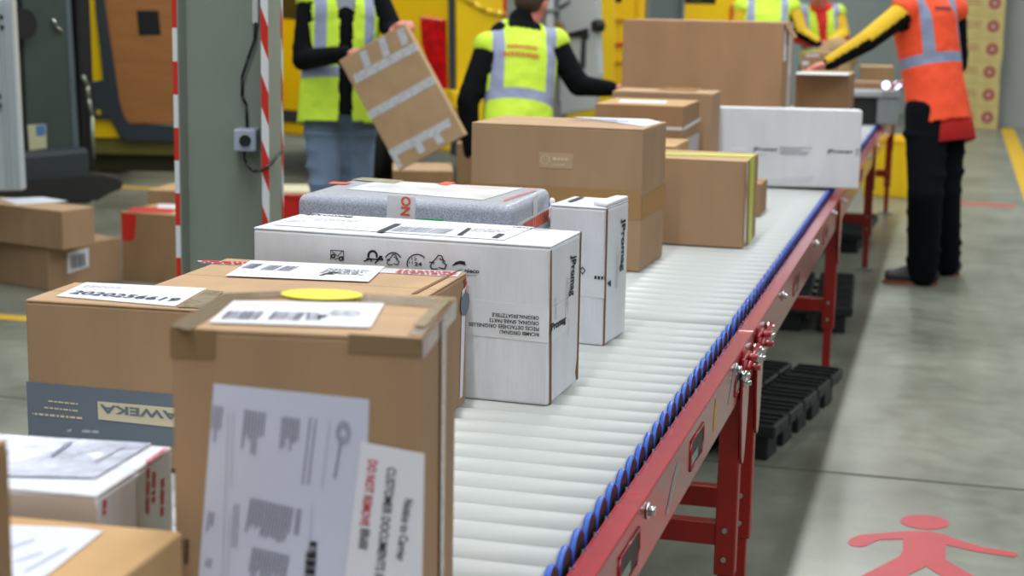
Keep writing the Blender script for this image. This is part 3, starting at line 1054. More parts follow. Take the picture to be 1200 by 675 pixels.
I_.pr(WINK, f, lb)

# --- J: strap carton, K sliver
J = Carton('carton', 'brown carton with a yellow strap over top and side, right of the large taped carton', 'cardboard box', -.602, 4.955, Z, -.2, .40, .295, .269, CB, top=CB2, flap='x')
J.top.patch('yellow_strap', [(740, 180.5), (880, 184.5), (886, 182), (745, 178.5)], YELS, k=1.6)
J.right.patch('yellow_strap', [(878.5, 186), (884, 181), (880, 282), (876, 287)], YELS, k=1.6)
J.right.patch('clear_tape', [(874.5, 191), (876.5, 188), (873, 285), (871, 287)], TAPEC, k=1.4)
K_ = Carton('carton', 'very small brown carton peeking out on the rollers right of the yellow strapped carton', 'cardboard box', -.645, 5.75, Z, 0, .16, .2, .115, CB3, flap='x')

# --- L: long white
L_ = Carton('carton', 'long narrow white carton with a printed line lying across the conveyor', 'cardboard box', -.361, 6.757, Z + .006, 9.8, .59, .12, .317, WCB, flap='x')
def f(mb):
    L_.front.text(mb, 'JPromag', (882, 176.5), (911, 177.0), .020, k=2, bold=.02); L_.front.text(mb, 'JPromag', (969, 179), (999, 179.6), .020, k=2, bold=.02)
L_.pr(INK, f, None, 'brand_lettering')
def f(mb):
    L_.front.dashes(mb, (914, 172), (952, 173), 4, .009, .004, k=2); L_.front.dashes(mb, (1003, 174), (1008, 174.2), 4, .009, .004, k=2)
    L_.front.dashes(mb, (890, 181), (902, 181.5), 1, .009, .002, k=2)
L_.pr(INKG, f, None, 'small_print')
L_.front.patch('clear_tape', [(894, 210), (955, 206), (950, 212), (895, 217)], TAPEW, k=1.2)
lb = L_.front.patch('white_tag', [(858, 173), (872, 173), (872, 177), (856, 177)], PAPER, k=2)

# --- M N O P Q
M_ = Carton('carton', 'brown carton with white tape band and top label, behind the large taped carton', 'cardboard box', -.948, 5.85, Z, .6, .326, .40, .374, CB3, top=CBT, flap='x')
M_.front.patch('white_tape', [(698, 146), (800, 149), (800, 153), (698, 150)], TAPEW)
M_.right.patch('white_tape', [(801, 149), (821, 137.5), (821, 141), (801, 153)], TAPEW)
M_.right.patch('shipping_label', [(804, 162), (819, 155), (818, 175), (803, 180)], mat('grey_label', (176, 172, 170), .5), k=1.4)
M_.top.patch('address_label', [(728, 117), (782, 118.5), (780, 121.5), (724, 120.0)], PAPER)
N_ = Carton('carton', 'low brown carton almost hidden between the large taped carton and the white-banded one', 'cardboard box', -.908, 5.46, Z, 1, .30, .33, .261, CBT, flap='x')
O_ = Carton('carton', 'tall plain brown carton half hidden behind the white-banded carton', 'cardboard box', -.913, 6.35, Z, 2.0, .40, .27, .395, CB, top=CB2, flap='y')
O_.top.patch('amber_tape', [(770, 106), (815, 108), (822, 104), (782, 102.5)], TAPEO)
P_ = Carton('carton', 'biggest brown carton rising at the back of the conveyor beside the bending worker', 'cardboard box', -.729, 7.1, Z + .003, 1.5, .70, .60, .663, card('plain_brown_cardboard', (180, 140, 104)), flap='y')
P_.right.patch('white_tape', [(925, 29), (929, 28), (922, 184), (918, 185)], TAPEW)
mb = MB(); mb.prism([P_.root.matrix_basis @ Vector(p) for p in ((.35, -.30, .655), (.35, -.02, .655), (.385, -.04, .60), (.385, -.28, .60))], P_.ux * .006); mb.build('side_flap', CB3, P_.root, world=True)
mb = MB(); mb.box((.352, -.285, .5), (.356, -.19, .64)); mb.build('torn_paper', PAPER, P_.root)
Q_ = Carton('carton', 'brown carton right of the biggest one, under the orange vest worker\'s stretched arm', 'cardboard box', -.491, 7.92, Z, -.4, .257, .35, .422, CB3, top=CB2, flap='x')
Q_.top.patch('pale_tape', [(932, 87.3), (994, 88.5), (996, 85.5), (934, 84.5)], TAPEW)


def far_box(px0, py0, px1, py1, dep, label, dd=.3, m=CB3, th=0, z0=Z, cat='cardboard box', flap='x', top=None):
    """front face between the two pixels at forward depth dep"""
    a, c = atD(px0, py1, dep), atD(px1, py1, dep)
    zt = atD((px0 + px1) / 2, py0, dep).z
    d = (c - a).to_2d()
    return Carton('carton', label, cat, c.x, c.y, z0, math.degrees(math.atan2(d.y, d.x)) + th, d.length, dd, zt - z0, m, flap=flap, top=top or m)


R1 = far_box(936, 62, 978, 130, 10.2, 'brown carton with torn white stickers, behind the stretched sleeve of the orange vest worker', .35, th=-13)
R1.front.patch('torn_sticker', [(944, 64), (960, 64), (960, 66.5), (944, 66.5)], TAPEW); R1.front.patch('torn_sticker', [(940, 72), (948, 72), (948, 76), (940, 76)], TAPEW)
R2 = far_box(1001, 97, 1046, 110, 10.5, 'flat brown carton just above the grey scanner housing', .3, th=-12, z0=.978)
R3 = far_box(1008, 78, 1046, 97, 11.3, 'brown carton behind the flat one at the far end of the conveyor', .3, th=-12, z0=Z, top=CBT)
# grey scanner / control housing
cpos = atD(1023, 125, 10.35)
scx = empty('scanner_housing', basis(Vector((cpos.x, cpos.y, Z + .006)), HR, HF, (0, 0, 1)), 'grey metal scanner housing with two bright lamps at the far end of the conveyor', 'scanner')
mb = MB(); mb.box((-.17, -.02, .0), (.16, .55, .17), .006, 1); mb.build('housing', mat('dark_green_black', (28, 40, 36), .5), scx)
mb = MB(); mb.box((-.18, -.05, .17), (.16, .56, .21), .006, 1); mb.build('top_plate', mat('light_grey_metal', (176, 180, 180), .4), scx)
mb = MB(); mb.box((.02, -.04, .0), (.16, -.02, .165), .004, 1); mb.build('side_panel', mat('mid_grey_metal', (140, 146, 148), .4), scx)
for i, dx in enumerate((.055, .125)):
    mb = MB(); mb.cyl((dx, -.09, .25), (dx, -.02, .25), .03, .022, n=16); h_ = mb.build('lamp', mat('dark_grey_metal', (70, 74, 80), .4), scx)
    mb = MB(); mb.ball((dx, -.09, .25), (.026, .01, .026), n=8); mb.build('lamp_lens', mat('blue_white_lamp', (206, 214, 255), .3, emit=3.0), h_)

# brown paper sack and white paper further back, yellow crate beyond
c = atD(982, 50, 11.25)
mb = MB()
for (dx, dz, r) in ((-.06, -.10, .10), (0, -.06, .11), (.06, -.10, .09), (0, -.2, .12), (-.03, -.3, .12), (.04, -.3, .11)):
    mb.ball(c + HR * dx + Vector((0, 0, dz)), (r, r, r * .9), n=8)
me = evalmesh(mb.mesh('sack'), [('REMESH', dict(mode='VOXEL', voxel_size=.015, use_smooth_shade=True)), ('SMOOTH', dict(factor=.5, iterations=5))])
zmin = min(v.co.z for v in me.vertices)
me.transform(Matrix.Translation(Vector((0, 0, Z + .30 - zmin))) if False else Matrix.Identity(4))
bagb = Carton('carton', 'low brown carton under the crumpled brown parcel at the far end', 'cardboard box', c.x + .15, c.y - .12, Z, 14, .30, .24, max(.1, zmin - Z), CB3, flap='x')
so = link('paper_sack', me, card('crumpled_kraft', (170, 140, 100)))
tag(so, 'crumpled rounded brown paper parcel before the worker in the red shirt', 'parcel')

# ================================================================== FLOOR ITEMS LEFT
S1 = Carton('carton', 'lower brown carton with barcode label of the two stacked on the floor at the left', 'cardboard box', -4.383, 7.208, 0, -22, .8, .47, .226, CB, flap='x')
lb = S1.right.patch('barcode_label', [(79, 296), (104, 290), (104, 312), (79, 321)], PAPER)
def f(mb):
    S1.right.bars(mb, (82, 300), (100, 296), .07, n=14)
S1.pr(INK, f, lb, 'barcode')
S2 = Carton('carton', 'upper brown carton with a white label, resting on another at the left', 'cardboard box', -4.259, 7.149, .228, -15.5, .8, .222, .196, CB, top=CB2, flap='x')
S2.top.patch('address_label', [(0, 233), (50, 231), (80, 236), (20, 240)], PAPER)
S3 = Carton('carton', 'upright brown carton with red tape over its top, on the floor left of the column', 'cardboard box', -3.886, 7.635, 0, -2, .318, .40, .366, CB3, top=CBT, flap='y')
S3.top.patch('red_tape', [(146, 248), (158, 243), (190, 243), (206, 246), (200, 250), (160, 249)], RTAPE)
S3.front.patch('red_tape', [(142, 250), (160, 251), (158, 280), (150, 283), (143, 281)], RTAPE)
S3.top.patch('white_label', [(186, 240), (206, 240), (206, 245), (184, 244)], PAPER, k=1.8)
S4 = Carton('carton', 'brown carton right behind the red-taped one by the column', 'cardboard box', -4.05, 8.35, 0, 4, .36, .35, .40, CB, top=CBT, flap='x')
S5 = far_box(460, 199, 531, 240, 9.4, 'flat-topped brown carton on the floor beneath the tilted carton held by a worker', .45, z0=0, th=4, top=CB2)
S6 = far_box(534, 167, 552, 240, 8.9, 'narrow upright brown carton beside the left hand of the worker seen from behind', .16, z0=0)
# red crate with papers right of column
def open_crate(name, label, cat, loc, rz, w_, d, h, m, wall=.012, rim=True, group=None):
    r = empty(name, frame(loc, rz), label, cat, group)
    mb = MB()
    mb.box((-w_ / 2, -d / 2, 0), (w_ / 2, d / 2, wall), .002, 1)
    mb.box((-w_ / 2, -d / 2, 0), (w_ / 2, -d / 2 + wall, h), .002, 1); mb.box((-w_ / 2, d / 2 - wall, 0), (w_ / 2, d / 2, h), .002, 1)
    mb.box((-w_ / 2, -d / 2, 0), (-w_ / 2 + wall, d / 2, h), .002, 1); mb.box((w_ / 2 - wall, -d / 2, 0), (w_ / 2, d / 2, h), .002, 1)
    for i in range(1, 4):
        x = -w_ / 2 + w_ * i / 4
        mb.box((x - .008, -d / 2 - .008, .01), (x + .008, -d / 2, h - .02)); mb.box((x - .008, d / 2, .01), (x + .008, d / 2 + .008, h - .02))
    mb.build('shell', m, r)
    mb = MB()
    o_ = .012
    mb.box((-w_ / 2 - o_, -d / 2 - o_, h - .02), (w_ / 2 + o_, -d / 2 + .004, h + .004), .003, 1); mb.box((-w_ / 2 - o_, d / 2 - .004, h - .02), (w_ / 2 + o_, d / 2 + o_, h + .004), .003, 1)
    mb.box((-w_ / 2 - o_, -d / 2, h - .02), (-w_ / 2 + .004, d / 2, h + .004), .003, 1); mb.box((w_ / 2 - .004, -d / 2, h - .02), (w_ / 2 + o_, d / 2, h + .004), .003, 1)
    mb.build('rim', m, r)
    return r
p = atZ(340, 262, 0)
rc = open_crate('crate', 'small red crate on the floor right of the column', 'crate', (p.x, p.y + .2, 0), .3, .34, .5, .2, mat('red_plastic', (206, 34, 30), .4))
pk = empty('paper_stack', frame((p.x, p.y + .2, .013), .3), 'cream papers piled in the small red crate', 'paper')
mb = MB()
for i in range(7):
    mb.box((-.14, -.2, i * .03), (.14, .2, i * .03 + .027), .003, 1, Matrix.Rotation(rad(random.uniform(-3, 3)), 4, 'Z'))
mb.build('sheets', mat('cream_paper', (232, 226, 190), .6), pk)
p = atD(1050, 205, 13.2)
yc = open_crate('crate', 'large yellow crate standing behind the far legs of the conveyor', 'crate', (p.x + .1, p.y, 0), -.2, .62, .5, .46, VYEL)

# black plastic pallets on the floor under the conveyor
def pallet(label, x, y, rz, nx=4, ny=5, w_=.8, d=1.0):
    r = empty('plastic_pallet', frame((x, y, 0), rz), label, 'pallet', 'black plastic pallets under the conveyor')
    for i in range(nx):
        for j in range(ny):
            if (i, j) in ((1, 2),):
                continue
            mb = MB()
            x0 = -w_ / 2 + w_ * i / nx; y0 = -d / 2 + d * j / ny
            x1 = x0 + w_ / nx - .022; y1 = y0 + d / ny - .02
            mb.box((x0, y0, .085), (x1, y1, .13), .006, 1)
            mb.box((x0 + .03, y0 + .03, 0), (x1 - .03, y1 - .03, .09), .004, 1)
            for k in range(3):
                mb.box((x0 + .01, y0 + .02 + k * .055, .13), (x1 - .01, y0 + .04 + k * .055, .138))
            mb.build('deck_block', mat('black_pallet_plastic', (26, 34, 34), .55, noise=.3, nscale=10), r)
    mb = MB()
    for j in range(ny):
        y0 = -d / 2 + d * (j + .4) / ny
        mb.box((-w_ / 2, y0, .09), (w_ / 2 - .02, y0 + .02, .11))
    for i in range(nx):
        x0 = -w_ / 2 + w_ * (i + .4) / nx
        mb.box((x0, -d / 2, .09), (x0 + .02, d / 2 - .02, .11))
    mb.build('runner', BLK, r)
    return r
pallet('black plastic pallet on the floor between the double legs and the next red leg', -.80, 5.80, -.16)
pallet('black plastic pallet on the floor under the long white carton, beyond the single red leg', -.80, 8.0, .05)
pallet('black plastic pallet on the floor near the worker\'s shoes at the far module', -.85, 10.6, -.05)
p = atZ(1003, 470, 0)
# cable of grey pipe in distance
# ================================================================== COLUMN
dcol = 4.9
pl_, pr_ = atD(207, 300, dcol), atD(316, 300, dcol)
cx = Vector((pl_.x, pl_.y, 0)); wcol = (pr_ - pl_).to_2d().length
colr = empty('steel_column', basis(cx, HR, HF, (0, 0, 1)), 'grey steel H-column with red and white hazard tape along its flange edges', 'column')
mb = MB()
mb.box((0, 0, 0), (.016, .30, 6.5), .002, 1)
mb.box((wcol - .020, 0, 0), (wcol, .30, 6.5), .002, 1)
mb.box((.016, .12, 0), (wcol - .02, .135, 6.5))
mb.box((-.06, -.06, 0), (wcol + .06, .36, .02), .003, 1)
mb.build('beam', GSTEEL, colr)
def hazard(x0, x1, y, n=26, slant=.05, yaxis=False, ph=0.0):
    mb = MB(); mb.mi = 0
    step = .098
    for i in range(n):
        for (mi, a, c_) in ((0, 0, .5), (1, .5, 1)):
            z0 = (i + a) * step * 2 + ph; z1 = (i + c_) * step * 2 + ph
            mb.mi = mi
            if not yaxis:
                mb.prism([(x0, y, z0), (x1, y, z0 - slant), (x1, y, z1 - slant), (x0, y, z1)], (0, -.0012, 0))
            else:
                mb.prism([(y, x0, z0), (y, x1, z0 - slant), (y, x1, z1 - slant), (y, x0, z1)], (.0012, 0, 0))
    return mb.build('hazard_tape', [RTAPE, WTAPE], colr)
hazard(-.001, .013, -.0005, slant=.0, ph=.03)
hazard(wcol - .021, wcol + .001, -.0005, slant=.06)
hazard(.265, .30, wcol + .0004, slant=.05, yaxis=True)
# socket, conduit and cable on the column (they are fixed to the web)
web = Face(cx + HF * .12, HR, (0, 0, 1), -HF, colr)
def wp(x, y, off=.02):
    q = web.px(x, y)
    return Vector((q[0], .12 - off, q[1]))
q = wp(291, 162, 0)
sk = MB(); sk.box((q.x - .032, .04, q.z - .034), (q.x + .036, .12, q.z + .034), .006, 2); so = sk.build('socket_box', mat('light_grey_plastic', (168, 178, 196), .4), colr)
mb = MB(); mb.cyl((q.x + .004, .03, q.z), (q.x + .004, .045, q.z), .017, n=18); mb.build('socket_lid', BLK, so)
mb = MB(); a_ = wp(300, 0); a2 = wp(301, 28)
mb.box((a_.x - .009, .10, a2.z), (a_.x + .009, .12, a2.z + 3), .002, 1); mb.build('conduit', mat('white_plastic', (214, 218, 216), .4), colr)
mb = MB(); mb.tube([wp(301, 26), wp(300, 45), wp(292, 68), wp(285, 90), wp(285, 112), wp(290, 122), wp(291, 150)], .0045)
mb.build('cable', BLK, colr)
mb = MB(); mb.tube([wp(288, 172), wp(290, 184, .06), wp(298, 192, .11), wp(306, 195, .14), wp(316, 194, .14), wp(324, 188, .12), wp(328, 178, -.05)], .0045)
mb.build('cable', BLK, colr)

# second grey column and far posts
def post(label, px, dep, w_, col=GSTEEL):
    p = atD(px, 10, dep)
    r = empty('steel_column', basis(Vector((p.x, p.y, 0)), HR, HF, (0, 0, 1)), label, 'column')
    mb = MB(); mb.box((-w_ / 2, 0, 0), (-w_ / 2 + .02, .3, 6.5)); mb.box((w_ / 2 - .02, 0, 0), (w_ / 2, .3, 6.5)); mb.box((-w_ / 2, .13, 0), (w_ / 2, .15, 6.5)); mb.build('beam', col, r)
    mb = MB(); mb.box((-w_ / 2 - .05, -.05, 0), (w_ / 2 + .05, .35, .02)); mb.build('base_plate', col, r)
post('far grey steel column between the yellow vans, above the biggest carton', 781, 12.0, .27, mat('column_grey_blue', (112, 122, 120), .5, noise=.05, nscale=5))

# ================================================================== VANS
def van_body(r, L, W, H, paint, z0=.35, mbw=None):
    """van: rear face at x=0, front towards +x, centred on y"""
    prof = [(0, z0), (0.0, 1.2), (.05, H - .15), (.18, H), (L - 1.9, H), (L - 1.5, H - .1), (L - .75, 1.45), (L - .12, 1.12), (L, .85), (L, z0), (L - .2, z0)]
    # wheel arches cut into the underside
    pts = [prof[-1]]
    for wx in (L - .95, 1.15):
        for i in range(9):
            t = math.pi * i / 8
            pts.append((wx + .42 * math.cos(t), z0 + .42 * math.sin(t)))
    prof = prof[:-1] + pts
    mb = MB(); mb.prism([(x, -W / 2, z) for x, z in prof], (0, W, 0))
    o = mb.build('body', paint, r)
    md = o.modifiers.new('b', 'BEVEL'); md.width = .05; md.segments = 3; md.limit_method = 'ANGLE'; md.angle_limit = rad(50)
    mb = MB(); mb.box((.1, -W / 2 + .12, z0 + .02), (L - .2, W / 2 - .12, z0 + .2)); mb.build('underbody', BLK, r)
    for wx in (1.15, L - .95):
        for sy in (-1, 1):
            y = sy * (W / 2 - .13)
            mb = MB(); mb.cyl((wx, y - .11, .34), (wx, y + .11, .34), .34, n=36); mb.ring((wx, y + sy * .10, .34), (0, 1, 0), .28, .05, n=32); wh = mb.build('wheel', BLK, r)
            mb = MB(); mb.cyl((wx, y + sy * .11, .34), (wx, y + sy * .125, .34), .2, n=24)
            for k in range(5):
                t = k * 2 * math.pi / 5
                mb.cyl((wx + .12 * math.cos(t), y + sy * .12, .34 + .12 * math.sin(t)), (wx + .12 * math.cos(t), y + sy * .135, .34 + .12 * math.sin(t)), .03, n=10)
            mb.build('hub_cap', GSTEEL, wh)
    for sy in (-1, 1):
        y = sy * (W / 2 + .002)
        mb = MB(); mb.prism([(L - 1.62, y, 1.3), (L - 2.4, y, 1.3), (L - 2.4, y, H - .35), (L - 1.75, y, H - .35), (L - 1.15, y, 1.3)][:0] or [(L - .95, y, 1.35), (L - 1.5, y, H - .4), (L - 2.3, y, H - .4), (L - 2.3, y, 1.3)], (0, sy * .004, 0)); mb.build('side_window', GLASSD, r)
        mb = MB(); mb.box((.0, min(y, y + sy * .012), z0 + .12), (L - .1, max(y, y + sy * .012), z0 + .22)); mb.build('rub_strip', DKGR, r)
    mb = MB(); mb.prism([(L - 1.47, -W / 2 + .1, H - .12), (L - 1.47, W / 2 - .1, H - .12), (L - .74, W / 2 - .1, 1.48), (L - .74, -W / 2 + .1, 1.48)], (.012, 0, .012)); mb.build('windscreen', GLASSD, r)
    mb = MB(); mb.box((-.12, -W / 2 + .02, z0 - .02), (.03, W / 2 - .02, z0 + .2), .03, 2); mb.build('rear_bumper', DKGR, r)


def rear_bits(r, W, H, paint, leaves=(1, -1), z0=.35, lights=True):
    for sy in (1, -1):
        if lights:
            mb = MB(); mb.box((-.03, min(sy * (W / 2 - .13), sy * (W / 2 - .01)), .95), (.03, max(sy * (W / 2 - .13), sy * (W / 2 - .01)), 1.5), .012, 2); mb.build('tail_light', TLR, r)
    for sy in leaves:
        y0, y1 = sorted((sy * .01, sy * (W / 2 - .15)))
        mb = MB(); mb.box((-.025, y0, z0 + .2), (.02, y1, H - .12), .02, 2); d = mb.build('rear_door', paint, r)
        mb = MB(); mb.box((-.032, y0 + .12, 1.5), (-.02, y1 - .12, H - .35), .01, 1); mb.build('rear_window', GLASSD, d)
        mb = MB(); mb.box((-.04, sy * .05 - .02, 1.05), (-.02, sy * .05 + .02, 1.25), .005, 1); mb.build('door_handle', BLK, d)


# yellow van with the red tail light (side seen obliquely, rear corner at about x=525)
cor = atD(527, 110, 12.2); cor.z = 0
sdir = (-HR * .74 + HF * .67).normalized()       # from rear to front
sl = Vector((0, 0, 1)).cross(sdir)               # left of the van
wv = 2.0
orig = cor + (sl * (wv / 2)) * (1 if sl.dot(HR) > 0 else -1)
yv = empty('delivery_van', basis(orig, sdir, sl, (0, 0, 1)), 'yellow van with tall red tail light behind the two yellow vest workers', 'van')
van_body(yv, 3.7, wv, 2.5, VYEL)
rn = -sdir
sidn = (HR * 0 - (sl if sl.dot(HR) > 0 else -sl))
sp = Face(cor, -sdir, (0, 0, 1), sidn, yv)       # side face, u towards the rear
sp.lift = .006
# tail light wraps the corner: a tall tapering red lamp on the side
pts = [sp.px(*p) for p in ((496, 19), (523, 23), (525, 104), (517, 108), (511, 92), (497, 50))]
mb = MB(); mb.prism([sp.o + sp.u * p[0] + sp.v * p[1] for p in pts], sp.n * .035, bev=.006); mb.build('tail_light', TLR, yv, world=True)
rp = Face(cor, (sl if sl.dot(HR) > 0 else -sl), (0, 0, 1), rn, yv)
rp.lift = .006
def rslab(name, pts, m, t=.05, parent=None, back=0.0):
    q = [rp.px(*p) for p in pts]
    mb = MB(); mb.prism([rp.o + rp.u * p[0] + rp.v * p[1] - rp.n * back for p in q], rp.n * t, bev=min(.015, t * .3))
    return mb.build(name, m, parent or yv, world=True)
ld = rslab('rear_door', [(530, -60), (586, -60), (586, 150), (532, 150)], VYEL, .05)
mb = MB(); mb.tube([rp.P(rp.px(*p), 9) for p in ((533, -6), (548, 4), (562, 12), (575, 15.5), (584, 16))], .022, n=10); mb.build('door_crease', VYEL, ld, world=True)
rslab('door_seal', [(524.5, -60), (530, -60), (532, 128), (526, 128)], DKGR, .03)
rslab('door_post', [(586, -60), (601, -60), (601, 140), (586, 140)], GSTEEL, .06)
rslab('door_post_strip', [(584, -60), (587.5, -60), (587.5, 60), (584, 60)], RTAPE, .065)
rslab('cargo_opening', [(601, -60), (662, -60), (662, 150), (601, 150)], mat('pale_cargo_interior', (150, 146, 138), .7, noise=.2, nscale=5), .02)
for (x0, x1, y0, y1, m_) in ((636, 643, -40, 50, WTAPE), (645, 650, -40, 90, mat('grey_blue_rack', (120, 128, 138), .5)), (652, 655, -40, 120, WTAPE)):
    rslab('rack_post', [(x0, y0), (x1, y0), (x1, y1), (x0, y1)], m_, .04, back=-.02)
for yy in (-20, 10, 35, 60):
    rslab('rack_shelf', [(630, yy), (656, yy), (656, yy + 4), (630, yy + 4)], GSTEEL, .06, back=-.02)
rslab('rear_bumper_cap', [(514, 104), (545, 108), (546, 128), (518, 126)], VYEL, .14)
# white inner side of open door with hinge arm, facing the camera
wd0, wd1 = atD(659, 60, 12.9), atD(708, 60, 12.5)
du = (wd1 - wd0); du.z = 0
dn = Vector((0, 0, 1)).cross(du).normalized()
if dn.dot(HF) > 0:
    dn = -dn
wdF = Face(wd0, du, (0, 0, 1), dn, yv)
def wslab(name, pts, m, t=.05, off=0.0, parent=None):
    q = [wdF.px(*p) for p in pts]
    mb = MB(); mb.prism([wdF.o + wdF.u * p[0] + wdF.v * p[1] + wdF.n * off for p in q], wdF.n * t, bev=min(.012, t * .3))
    return mb.build(name, m, parent or yv, world=True)
wd = wslab('rear_door', [(660, -60), (704, -60), (706, 60), (708, 86), (700, 128), (662, 134)], VWHT, .05); wd['label'] = 'open rear door, white inner side'
wslab('hinge_arm', [(673, 39), (696, 33), (696, 46), (690, 42), (675, 44)], BLK, .03, .05, wd)
wslab('door_check', [(689, 42), (693, 42), (692, 80), (687, 80)], DKGR, .02, .05, wd)
wslab('door_knob', [(703, 26), (710, 22), (713, 30), (711, 37), (704, 38)], BLK, .08, .02, wd)
wslab('cardboard_panel', [(658, 24), (667, 26), (671, 40), (669, 70), (658, 80)], CB3, .03, .05, wd)
wslab('door_pressing', [(661, 8), (674, 1), (674, 4), (662, 12)], DKGR, .008, .05, wd)

def place_van(label, px, dep, ang, paint, L=5.2, W=2.0, H=2.5, rear=True, leaves=(1, -1), name='delivery_van'):
    """ang: heading of the nose relative to the viewing direction, positive to the left"""
    p = atD(px, 100, dep); p.z = 0
    d = (HF * math.cos(rad(ang)) - HR * math.sin(rad(ang)))
    r = empty(name, basis(p, d, Vector((0, 0, 1)).cross(d), (0, 0, 1)), label, 'van')
    van_body(r, L, W, H, paint)
    if rear:
        rear_bits(r, W, H, paint, leaves)
    return r

v2 = place_van('yellow van seen between the open white door and the biggest brown carton', 742, 15.0, 0, VYEL)
v2f = Face(v2.matrix_basis.translation, v2.matrix_basis.col[1].to_3d() * -1, (0, 0, 1), v2.matrix_basis.col[0].to_3d() * -1, v2)
v2f.lift = .045
for (a, c_) in (((706, 50), (731, 54)), ((706, 22), (731, 26)), ((706, 72), (731, 75))):
    v2f.patch('red_line' if a[1] == 50 else 'door_groove', [a, (c_[0], a[1]), c_, (a[0], c_[1])], RTAPE if a[1] == 50 else mat('deep_yellow', (196, 142, 10), .4), px=True)

# grey van, left, with dark inner door panel
gp0 = atD(90, 100, 9.6)
gdir = (HF * math.cos(rad(58)) - HR * math.sin(rad(58))).normalized()
gl = Vector((0, 0, 1)).cross(gdir)
go = Vector((gp0.x, gp0.y, 0)) + gl * .98
gv = empty('delivery_van', basis(go, gdir, gl, (0, 0, 1)), 'dark grey van at the left behind the white door, with black bumper step', 'van')
van_body(gv, 5.0, 1.96, 2.4, VGRY, z0=.40)
gF = Face(go, -gl, (0, 0, 1), -gdir, gv); gF.lift = .03
mb = MB(); q = [gF.px(*p) for p in ((20, -70), (75, -70), (90, 196), (92, 203), (30, 207))]
mb.prism([gF.o + gF.u * p[0] + gF.v * p[1] for p in q], gF.n * .03, bev=.008); gd = mb.build('rear_door', mat('dark_green_grey_panel', (62, 74, 68), .45, noise=.1, nscale=4), gv, world=True)
gF.lift = .034
gF.patch('door_edge_strip', [(68, -70), (74, -70), (89, 198), (83, 200)], mat('blue_grey_edge', (88, 102, 104), .4), parent=gd)
st = gF.patch('info_sticker', [(28, 146), (49, 145), (50, 173), (30, 176)], mat('cream_sticker', (190, 186, 150), .5), parent=gd)
gF.lift = .036; gF.patch('blue_print', [(37, 147), (48, 146), (48, 158), (38, 159)], mat('blue_print_ink', (70, 120, 170), .5), parent=gd)
mb = MB(); c = gF.P(gF.px(16, 28), 1); mb.cyl(c, c - gdir * .06, .085, n=24); mb.build('round_buffer', BLK, gd, world=True)
mb = MB(); mb.tube([gF.P(gF.px(*p), 1.3) for p in ((56, 22), (60, 32), (68, 37))], .008); mb.build('door_latch', STEEL, gd, world=True)
q = [gF.px(*p) for p in ((-30, 206), (10, 212), (90, 202), (112, 203), (119, 210), (116, 220), (84, 228), (80, 236), (48, 236), (30, 226), (-30, 236))]
mb = MB(); mb.prism([gF.o + gF.u * p[0] + gF.v * p[1] - gF.n * .02 for p in q], gF.n * .22, bev=.03); mb.build('bumper_step', mat('black_bumper', (36, 38, 38), .5), gv, world=True)
# black side fittings at the right edge of the grey van
mb = MB(); q = [gF.px(*p) for p in ((80, -70), (97, -70), (103, 120), (106, 196), (92, 200))]
mb.prism([gF.o + gF.u * p[0] + gF.v * p[1] - gF.n * .05 for p in q], gF.n * .10, bev=.02); mb.build('door_frame_seal', BLK, gv, world=True)
mb = MB(); mb.tube([gF.P(gF.px(*p), 1.0) - gF.n * -.04 for p in ((86, 88), (92, 100), (93, 115), (97, 135), (99, 185))], .012); mb.build('hinge_strut', mat('dull_metal', (150, 160, 140), .4, .6), gv, world=True)

# white door at the very left (rear leaf of a white van out of frame)
wp0 = atD(32, 222, 8.0)
wn = Vector((-HF.x, -HF.y, 0))
wF = Face(Vector((wp0.x, wp0.y, 0)), HR, (0, 0, 1), -HF, None)
wr_ = Vector((wp0.x, wp0.y, 0))
body_dir = (-HR * math.cos(rad(10)) + HF * math.sin(rad(10))).normalized()
wo_ = -HR * 4.05 + HF * 7.7
wvan = empty('delivery_van', basis(wo_, -HF, Vector((0, 0, 1)).cross(-HF), (0, 0, 1)), 'white van whose open door shows at the left edge', 'van')
mbd = MB(); mbd.box((.4, -.9, .45), (3.2, .9, 2.4), .06, 2); mbd.build('body', VWHT, wvan)
for wx in (.95, 2.6):
    for sy in (-1, 1):
        mb = MB(); mb.cyl((wx, sy * .8 - .1, .34), (wx, sy * .8 + .1, .34), .34, n=30); mb.build('wheel', BLK, wvan)
wF.parent = wvan
q = [wF.px(*p) for p in ((-90, -90), (15, -90), (19, 0), (32, 222), (-90, 226))]
mb = MB(); mb.prism([wF.o + wF.u * p[0] + wF.v * p[1] for p in q], wF.n * .06, bev=.015); wdr = mb.build('open_door', VWHT, wvan, world=True)
wF.lift = .066
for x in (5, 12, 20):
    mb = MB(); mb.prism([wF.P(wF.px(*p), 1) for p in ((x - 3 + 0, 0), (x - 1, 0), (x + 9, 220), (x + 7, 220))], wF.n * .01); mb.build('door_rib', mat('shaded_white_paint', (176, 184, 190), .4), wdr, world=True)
for (x, y, r) in ((6, 20, .012), (8, 32, .012), (1, 58, .016), (4, 112, .014)):
    mb = MB(); c = wF.P(wF.px(x, y), 1); mb.cyl(c, c + wF.n * .006, r, n=14); mb.build('door_plug', BLK, wdr, world=True)
mb = MB(); mb.prism([wF.P(wF.px(*p), 1) for p in ((-10, 119), (7, 120), (8, 125), (-10, 128))], wF.n * .03); mb.build('door_handle', BLK, wdr, world=True)

